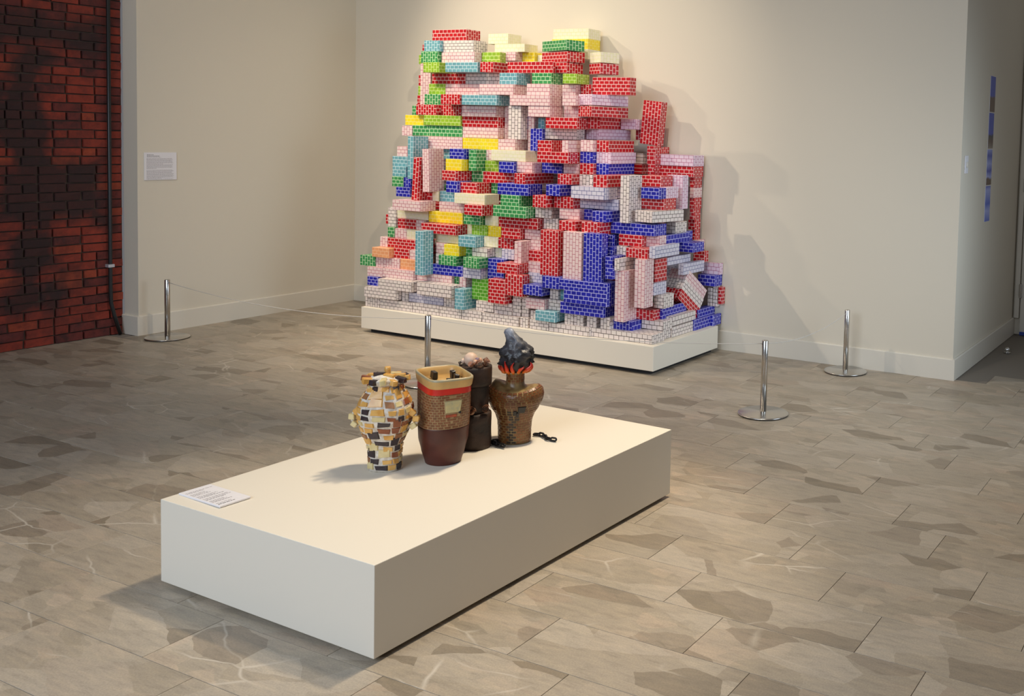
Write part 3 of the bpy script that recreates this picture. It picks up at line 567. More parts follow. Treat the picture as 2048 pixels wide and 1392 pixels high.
(2.8245, 2.9929, -0.7862, -0.4562, 1.0462, 1.1272, 'R', 'E', 0, 0, 0, 'red toy block end-on on pale pink, middle, centre of pile'),
(2.6487, 2.7939, -0.7742, -0.4442, 0.9644, 1.0451, 'K', 'E', 0, 0, 0, 'black-lined white toy block end-on on black-lined white, middle, centre'),
(2.7101, 2.841, -0.7548, -0.4248, 0.886, 0.964, 'K', 'E', 0, 0, 0, 'black-lined block end-on on red, lower middle, centre of pile'),
(2.8684, 3.0437, -0.7806, -0.6206, 0.9704, 1.0458, 'P', 'L', 0, 0, 0, 'pale pink toy block flat on red, middle, centre of pile'),
(2.9531, 3.0917, -0.8958, -0.5658, 0.9023, 0.97, 'R', 'E', 0, 0, 0, 'red toy block end-on on pale pink, lower middle, centre of pile'),
(2.9929, 3.3218, -0.7078, -0.5478, 1.0507, 1.1258, 'V', 'L', 0, 0, 0, 'navy-lined white toy block lengthwise on blue, middle, right of pile'),
(3.0455, 3.1171, -0.7308, -0.5708, 0.9704, 1.0467, 'B', 'L', 0, 0, 0, 'blue toy block flat on red, lower middle, right of pile'),
(3.1977, 3.3146, -0.8452, -0.5152, 0.9742, 1.0503, 'B', 'E', 0, 0, 0, 'blue toy block end-on on red, lower middle, right of pile'),
(3.1368, 3.2906, -0.8836, -0.5536, 0.8844, 0.9732, 'R', 'E', 0, 0, 0, 'red toy block end-on on blue, lower middle, right of pile'),
(2.8409, 2.9942, -0.9543, -0.8743, 0.584, 0.9019, 'R', 'U', 0, 0, 0, 'red toy block upright on blue, lower part, centre of pile'),
(3.0379, 3.193, -0.9551, -0.8841, 0.5751, 0.903, 'P', 'U', 0, 0, 0, 'pale pink toy block upright on blue, lower part, centre of pile'),
(3.2075, 3.3594, -0.9549, -0.8841, 0.5751, 0.9037, 'B', 'U', 0, 0, 0, 'blue toy block upright on blue, lower part, right of pile'),
(3.2752, 3.3373, -0.7974, -0.6374, 0.8105, 0.884, 'B', 'L', 0, 0, 0, 'blue toy block flat on blue, lower middle, right of pile'),
(3.3107, 3.3723, -0.8466, -0.6866, 0.7367, 0.8101, 'B', 'L', 0, 0, 0, 'higher blue block flat on blue under blue right of blue, lower, right'),
(3.391, 3.4514, -0.9612, -0.8012, 0.6826, 0.7569, 'B', 'L', 0, 0, 0, 'lower blue block flat on blue under blue right of blue, lower, right'),
(3.4073, 3.4675, -0.9822, -0.8222, 0.6081, 0.6822, 'B', 'L', 0, 0, 0, 'blue toy block flat, lower part, right of pile'),
(3.3728, 3.4485, -0.7982, -0.4682, 0.7363, 0.8143, 'K', 'E', 0, 0, 0, 'black-lined block end-on on black-lined, lower, right'),
(3.4905, 3.666, -0.8597, -0.5297, 0.7507, 0.8163, 'R', 'E', 0, 0, 0, 'red toy block end-on on pale pink, lower part, right of pile'),
(3.468, 3.5084, -0.9636, -0.6336, 0.6682, 0.7487, 'K', 'E', 0, 0, 0, 'black-lined white toy block end-on on pale pink, lower part, right'),
(3.468, 3.5442, -0.9511, -0.7936, 0.3217, 0.6678, 'P', 'N', 0, 0, 0, 'pale pink toy block upright on blue, near the base, right of pile'),
(3.5915, 3.6715, -0.9009, -0.7897, 0.4221, 0.7503, 'P', 'N', 0, 0, 0, 'pale pink toy block upright on red, lower part, right of pile'),
(3.6, 3.66, -0.7517, -0.597, 0.5788, 0.7368, 'R', 'V', 0, 0, 0, 'red block edge-on on navy-lined white, lower, right of pile'),
(3.6918, 3.74, -0.8868, -0.5689, 0.7626, 0.8406, 'V', 'E', 0, 0, 0, 'navy-lined white block end-on on red, lower, right of pile'),
(3.6125, 3.7531, -0.4, -0.24, 0.7583, 0.8263, 'B', 'L', 0, 0, 0, 'blue toy block flat, lower middle, far right of pile'),
(3.6136, 3.66, -0.5965, -0.2665, 0.678, 0.7348, 'V', 'E', 0, 0, 0, 'navy-lined white block end-on on navy-lined white, lower, right'),
(3.6567, 3.7, -0.4366, -0.1316, 0.5975, 0.6755, 'V', 'E', 0, 0, 0, 'navy-lined white toy block end-on, lower part, far right of pile'),
(3.4077, 3.4625, -0.26, -0.1, 0.5567, 0.6347, 'V', 'L', 0, 0, 0, 'navy-lined white toy block flat, lower part, right of pile'),
(3.6052, 3.7, -0.1311, -0.0702, 0.6618, 0.7398, 'R', 'L', 0, 0, 0, 'red block flat on magenta-lined white, lower, far right of pile'),
(3.6338, 3.79, -0.0538, -0.006, 0.565, 0.6489, 'M', 'L', 0, 0, 0, 'magenta-lined white block flat on blue, lower, far right of pile'),
(3.6406, 3.785, -0.115, -0.006, 0.4838, 0.5646, 'B', 'L', 0, 0, 0, 'blue block flat on black-lined, lower, far right of pile'),
(3.6907, 3.7298, -0.05, -0.006, 0.3251, 0.4626, 'K', 'V', 0, 0, 0, 'black-lined block edge-on under blue, near the base, far right'),
(3.7352, 3.7723, -0.05, -0.006, 0.3253, 0.4834, 'K', 'V', 0, 0, 0, 'black-lined block edge-on with nothing above, near the base, far right'),
(3.7795, 3.8127, -0.05, -0.006, 0.346, 0.4753, 'R', 'V', 0, 0, 0, 'red toy block edge-on, near the base, far right of pile'),
(3.6344, 3.68, -0.7892, -0.6327, 0.4953, 0.5784, 'V', 'L', 0, 0, 0, 'navy-lined white toy block flat, near the base, right of pile'),
(3.639, 3.72, -0.7277, -0.5947, 0.3992, 0.4949, 'K', 'L', 0, 0, 0, 'black-lined block flat on blue, near the base, right of pile'),
(1.1686, 1.3467, -0.8943, -0.7343, 0.5732, 0.6473, 'O', 'L', 0, 0, 0, 'peach block flat on pink under pink, lower, far left'),
(1.3467, 1.5105, -0.8453, -0.6853, 0.5744, 0.6495, 'R', 'L', 0, 0, 0, 'red toy block flat on peach, lower part, far left of pile'),
(1.5158, 1.5832, -0.8461, -0.6861, 0.5744, 0.6491, 'P', 'L', 0, 0, 0, 'pale pink toy block flat on peach, lower part, left of pile'),
(1.0142, 1.1771, -0.8686, -0.5386, 0.4926, 0.5715, 'G', 'E', 0, 0, 0, 'green block end-on on pink, lower, far left of pile'),
(1.1841, 1.2609, -0.8686, -0.5386, 0.4926, 0.5715, 'P', 'E', 0, 0, 0, 'pink block end-on on pink under peach, lower, far left'),
(1.2651, 1.4326, -0.8682, -0.5382, 0.497, 0.5728, 'P', 'E', 0, 0, 0, 'pink block end-on on pink under red, lower, far left'),
(1.4367, 1.6256, -0.8656, -0.7056, 0.497, 0.574, 'O', 'L', 0, 0, 0, 'peach toy block flat on pale pink under red, lower part, far left'),
(1.1179, 1.2788, -0.8916, -0.7316, 0.4189, 0.4922, 'P', 'L', 0, 0, 0, 'pale pink toy block flat on blue, lower part, far left of pile'),
(1.2872, 1.6069, -0.8997, -0.7397, 0.4269, 0.4966, 'P', 'L', 0, 0, 0, 'pale pink toy block lengthwise on black-lined white, lower part, far left'),
(1.14, 1.2519, -0.9115, -0.7515, 0.3504, 0.4185, 'B', 'L', 0, 0, 0, 'blue block flat on black-lined, lower, far left of pile'),
(1.3316, 1.6703, -0.985, -0.8708, 0.3504, 0.4265, 'K', 'L', 0, 0, 0, 'black-lined block lengthwise on black-lined under pink, low down, far left'),
(1.1875, 1.52, -0.985, -0.825, 0.2744, 0.35, 'K', 'L', 0, 0, 0, 'black-lined block lengthwise on black-lined under black-lined, low down, far left'),
(1.5252, 1.591, -0.9337, -0.6037, 0.2666, 0.3468, 'K', 'E', 0, 0, 0, 'black-lined block end-on on black-lined, low down, far left'),
(1.5988, 1.9392, -0.9357, -0.7757, 0.2705, 0.3399, 'V', 'L', 0, 0, 0, 'navy-lined white block lengthwise on black-lined, near the base, left'),
(1.9435, 2.0441, -0.9346, -0.6046, 0.2673, 0.3439, 'K', 'E', 0, 0, 0, 'black-lined block end-on on black-lined, near the base, left'),
(1.1695, 1.3204, -0.9566, -0.6266, 0.1949, 0.274, 'K', 'E', 0, 0, 0, 'black-lined block end-on on white plinth, near the base, far left'),
(1.3229, 1.654, -0.9562, -0.7962, 0.1949, 0.2662, 'K', 'L', 0, 0, 0, 'black-lined block lengthwise on white plinth, near the base, far left'),
(1.6547, 1.9217, -0.9568, -0.7968, 0.1949, 0.2701, 'K', 'L', 0, 0, 0, 'black-lined white toy block lengthwise on white plinth, near the base, left'),
(1.9219, 2.1356, -0.957, -0.797, 0.1949, 0.2669, 'K', 'L', 0, 0, 0, 'left-hand black-lined block flat on white plinth right of black-lined, low down, left'),
(2.0953, 2.1778, -0.985, -0.655, 0.2688, 0.4196, 'T', 'V', 0, 0, 0, 'teal toy block edge-on on black-lined white, near the base, left'),
(1.6117, 1.9592, -0.8703, -0.7103, 0.4073, 0.4853, 'P', 'L', 0, 0, 0, 'pink block lengthwise on black-lined, lower, left of pile'),
(1.7254, 2.064, -0.985, -0.8708, 0.3443, 0.4328, 'K', 'L', 0, 0, 0, 'black-lined block lengthwise on navy-lined white, near the base, left'),
(2.1826, 2.3334, -0.9018, -0.8218, 0.3415, 0.4938, 'F', 'B', 0, 0, 0, 'leaf-green block on edge on black-lined, near the base, left'),
(1.9592, 2.002, -0.8424, -0.6824, 0.394, 0.4866, 'G', 'N', 0, 0, 0, 'green toy block upright on teal, lower part, left of pile'),
(2.0645, 2.1258, -0.9044, -0.5744, 0.42, 0.4922, 'P', 'E', 0, 0, 0, 'pale pink toy block end-on on teal, lower part, left of pile'),
(2.407, 2.5588, -0.985, -0.905, 0.348, 0.5216, 'R', 'B', 0, 0, 0, 'red toy block on edge on black-lined white, near the base, centre'),
(2.4644, 2.6486, -0.964, -0.804, 0.5677, 0.6379, 'R', 'L', 0, 0, 0, 'red toy block flat on red, lower part, centre of pile'),
(2.5593, 2.7127, -0.985, -0.905, 0.4174, 0.5673, 'R', 'U', 0, 0, 0, 'red block upright on black-lined, near the base, centre of pile'),
(2.291, 2.4394, -0.8576, -0.7776, 0.4942, 0.6471, 'B', 'B', 0, 0, 0, 'blue toy block on edge on red, lower part, centre of pile'),
(2.1062, 2.2745, -0.912, -0.752, 0.4942, 0.5753, 'V', 'L', 0, 0, 0, 'navy-lined white block flat on leaf-green, lower, left of pile'),
(1.7617, 2.063, -0.869, -0.709, 0.487, 0.5642, 'B', 'L', 0, 0, 0, 'blue toy block lengthwise on pale pink, lower part, left of pile'),
(1.8338, 2.0057, -0.877, -0.547, 0.5646, 0.6369, 'G', 'E', 0, 0, 0, 'green toy block end-on on blue, lower part, left of pile'),
(2.1366, 2.2874, -0.9471, -0.6171, 0.5757, 0.6519, 'G', 'E', 0, 0, 0, 'green block end-on on navy-lined white, lower, left of pile'),
(2.1452, 2.2905, -0.8625, -0.7025, 0.6523, 0.7179, 'K', 'L', 0, 0, 0, 'black-lined white toy block flat on green, lower part, left of pile'),
(2.0155, 2.0793, -0.7861, -0.6261, 0.6336, 0.7116, 'G', 'L', 0, 0, 0, 'green toy block flat on green, lower part, left of pile'),
(2.2898, 2.3435, -0.7729, -0.4429, 0.6431, 0.7211, 'C', 'E', 0, 0, 0, 'cream toy block end-on on blue, lower part, centre of pile'),
(2.3893, 2.5048, -0.8248, -0.4948, 0.6475, 0.7215, 'V', 'E', 0, 0, 0, 'navy-lined white block end-on on red, lower, centre of pile'),
(2.6336, 2.7294, -0.7998, -0.6398, 0.7317, 0.8026, 'P', 'L', 0, 0, 0, 'pale pink toy block flat on red, lower middle, centre of pile'),
(2.6341, 2.7482, -0.8218, -0.6618, 0.654, 0.7313, 'R', 'L', 0, 0, 0, 'red toy block flat on pale pink, lower part, centre of pile'),
(2.6502, 2.7679, -0.8448, -0.6848, 0.5779, 0.6536, 'P', 'L', 0, 0, 0, 'pink block flat on navy-lined white, lower, centre of pile'),
(2.6688, 2.7938, -0.8661, -0.7061, 0.5088, 0.5775, 'V', 'L', 0, 0, 0, 'navy-lined white toy block flat on blue, lower part, centre of pile'),
(2.8864, 3.0314, -0.985, -0.8819, 0.5001, 0.5836, 'B', 'E', 0, 0, 0, 'blue block end-on on black-lined, lower, centre of pile'),
(2.721, 2.8823, -0.985, -0.655, 0.4373, 0.5084, 'B', 'E', 0, 0, 0, 'blue block end-on on pink, near the base, centre of pile'),
(2.8925, 2.9648, -0.9041, -0.5741, 0.413, 0.4997, 'K', 'E', 0, 0, 0, 'black-lined block end-on on black-lined under blue, low down, centre'),
(2.966, 3.0227, -0.8814, -0.7214, 0.413, 0.5682, 'T', 'N', 0, 0, 0, 'teal block upright on black-lined, near the base, centre of pile'),
(2.1408, 2.3308, -0.9596, -0.7996, 0.1949, 0.2684, 'K', 'L', 0, 0, 0, 'right-hand black-lined block flat on white plinth right of black-lined, low down, left'),
(2.3313, 2.6639, -0.9572, -0.7972, 0.1949, 0.2635, 'K', 'L', 0, 0, 0, 'left-hand black-lined block lengthwise on white plinth right of black-lined, bottom layer, left'),
(2.6755, 2.7453, -0.9562, -0.6262, 0.1949, 0.2659, 'K', 'E', 0, 0, 0, 'black-lined white toy block end-on on white plinth, bottom layer, left'),
(2.7621, 2.9288, -0.9583, -0.7983, 0.1949, 0.2647, 'K', 'L', 0, 0, 0, 'black-lined block flat on white plinth, bottom layer, left of pile'),
(2.2519, 2.4165, -0.9343, -0.7743, 0.2688, 0.3411, 'K', 'L', 0, 0, 0, 'black-lined block flat on black-lined, near the base, left'),
(2.421, 2.5822, -0.9335, -0.7735, 0.2639, 0.3476, 'K', 'L', 0, 0, 0, 'black-lined block flat on black-lined, near the base, centre'),
(2.5827, 2.6581, -0.9251, -0.5951, 0.2639, 0.4156, 'K', 'V', 0, 0, 0, 'black-lined block edge-on on black-lined under red, low down, centre'),
(2.6644, 2.7231, -0.9248, -0.5948, 0.2663, 0.417, 'K', 'V', 0, 0, 0, 'black-lined block edge-on on black-lined under blue, low down, centre'),
(2.7525, 2.8242, -0.9388, -0.6088, 0.2651, 0.3202, 'K', 'E', 0, 0, 0, 'black-lined block end-on on black-lined under pink, low down, centre'),
(2.7236, 2.886, -0.9575, -0.7975, 0.3377, 0.4121, 'P', 'L', 0, 0, 0, 'pale pink toy block flat on teal, near the base, centre of pile'),
(2.8882, 3.0216, -0.9132, -0.7532, 0.3377, 0.4126, 'K', 'L', 0, 0, 0, 'black-lined block flat on teal, near the base, centre of pile'),
(2.8309, 3.0006, -0.985, -0.825, 0.2651, 0.3373, 'T', 'L', 0, 0, 0, 'teal block flat on black-lined, near the base, centre of pile'),
(2.9317, 3.2726, -0.9601, -0.8001, 0.1949, 0.2561, 'K', 'L', 0, 0, 0, 'right-hand black-lined block lengthwise on white plinth right of black-lined, bottom layer, left'),
(3.2731, 3.763, -0.939, -0.7813, 0.1949, 0.2561, 'K', 'L', 0, 0, 0, 'black-lined block lengthwise on white plinth, bottom layer, centre of pile'),
(3.049, 3.1242, -0.939, -0.609, 0.2565, 0.3286, 'K', 'E', 0, 0, 0, 'black-lined block end-on on black-lined under blue right of teal, bottom layer, centre'),
(3.127, 3.2049, -0.9383, -0.6083, 0.2565, 0.331, 'K', 'E', 0, 0, 0, 'black-lined block end-on on black-lined right of black-lined, bottom layer, centre'),
(3.234, 3.3109, -0.9369, -0.6069, 0.2565, 0.3359, 'K', 'E', 0, 0, 0, 'black-lined block end-on under blue, bottom layer, centre of pile'),
(3.3471, 3.4228, -0.9366, -0.6066, 0.2565, 0.337, 'K', 'E', 0, 0, 0, 'black-lined white toy block end-on with nothing above, bottom layer, centre'),
(3.0319, 3.4301, -0.985, -0.825, 0.5039, 0.5747, 'B', 'L', 0, 0, 0, 'blue block lengthwise on blue under blue right of blue, near the base, centre'),
(3.0725, 3.4288, -0.985, -0.825, 0.4166, 0.5035, 'B', 'L', 0, 0, 0, 'blue block lengthwise on blue under blue right of black-lined, low down, centre'),
(3.0317, 3.3906, -0.9689, -0.8089, 0.3374, 0.4162, 'B', 'L', 0, 0, 0, 'blue block lengthwise on black-lined, near the base, centre of pile'),
(3.4233, 3.5757, -0.8924, -0.5624, 0.2565, 0.3213, 'B', 'E', 0, 0, 0, 'blue block end-on on black-lined, bottom layer, centre of pile'),
(3.5095, 3.6783, -0.7931, -0.4631, 0.3222, 0.3924, 'R', 'E', 0, 0, 0, 'red toy block end-on on black-lined white, near the base, right'),
(3.5786, 3.7527, -0.7808, -0.6649, 0.2596, 0.3218, 'K', 'L', 0, 0, 0, 'black-lined white toy block flat on black-lined white, bottom layer, right'),
(3.6045, 3.74, -0.7668, -0.6649, 0.1949, 0.2592, 'K', 'L', 0, 0, 0, 'black-lined block flat on white plinth, bottom layer, right of pile'),
(3.7005, 3.75, -0.6596, -0.3296, 0.2707, 0.3366, 'K', 'E', 0, 0, 0, 'black-lined block end-on on black-lined, bottom layer, right'),
(3.6903, 3.755, -0.6644, -0.3725, 0.1949, 0.2666, 'K', 'E', 0, 0, 0, 'black-lined white toy block end-on on white plinth, bottom layer, right'),
(3.6788, 3.7, -0.7081, -0.3781, 0.3222, 0.3988, 'B', 'E', 0, 0, 0, 'blue toy block end-on on black-lined white, near the base, right'),
(3.6694, 3.7314, -0.2605, -0.006, 0.2486, 0.3247, 'B', 'E', 0, 0, 0, 'blue block end-on on blue, near the base, far right of pile'),
(3.7319, 3.765, -0.372, -0.042, 0.1949, 0.2703, 'B', 'E', 0, 0, 0, 'blue block end-on on white plinth, bottom layer, far right of pile'),
(3.7655, 3.79, -0.1345, -0.0136, 0.1949, 0.274, 'B', 'L', 0, 0, 0, 'blue toy block flat on white plinth, bottom layer, far right of pile'),
]
LEANING = [[3.7, -0.4452, 0.5008, 'R', 'red toy block tilted down, lowest of the three leaning blocks on the right'], [3.7, -0.3981, 0.5636, 'K', 'black-lined white toy block tilted down, middle of three leaning blocks on the right'], [3.7, -0.351, 0.6264, 'P', 'pale pink toy block tilted down, topmost of three leaning blocks on the right']]
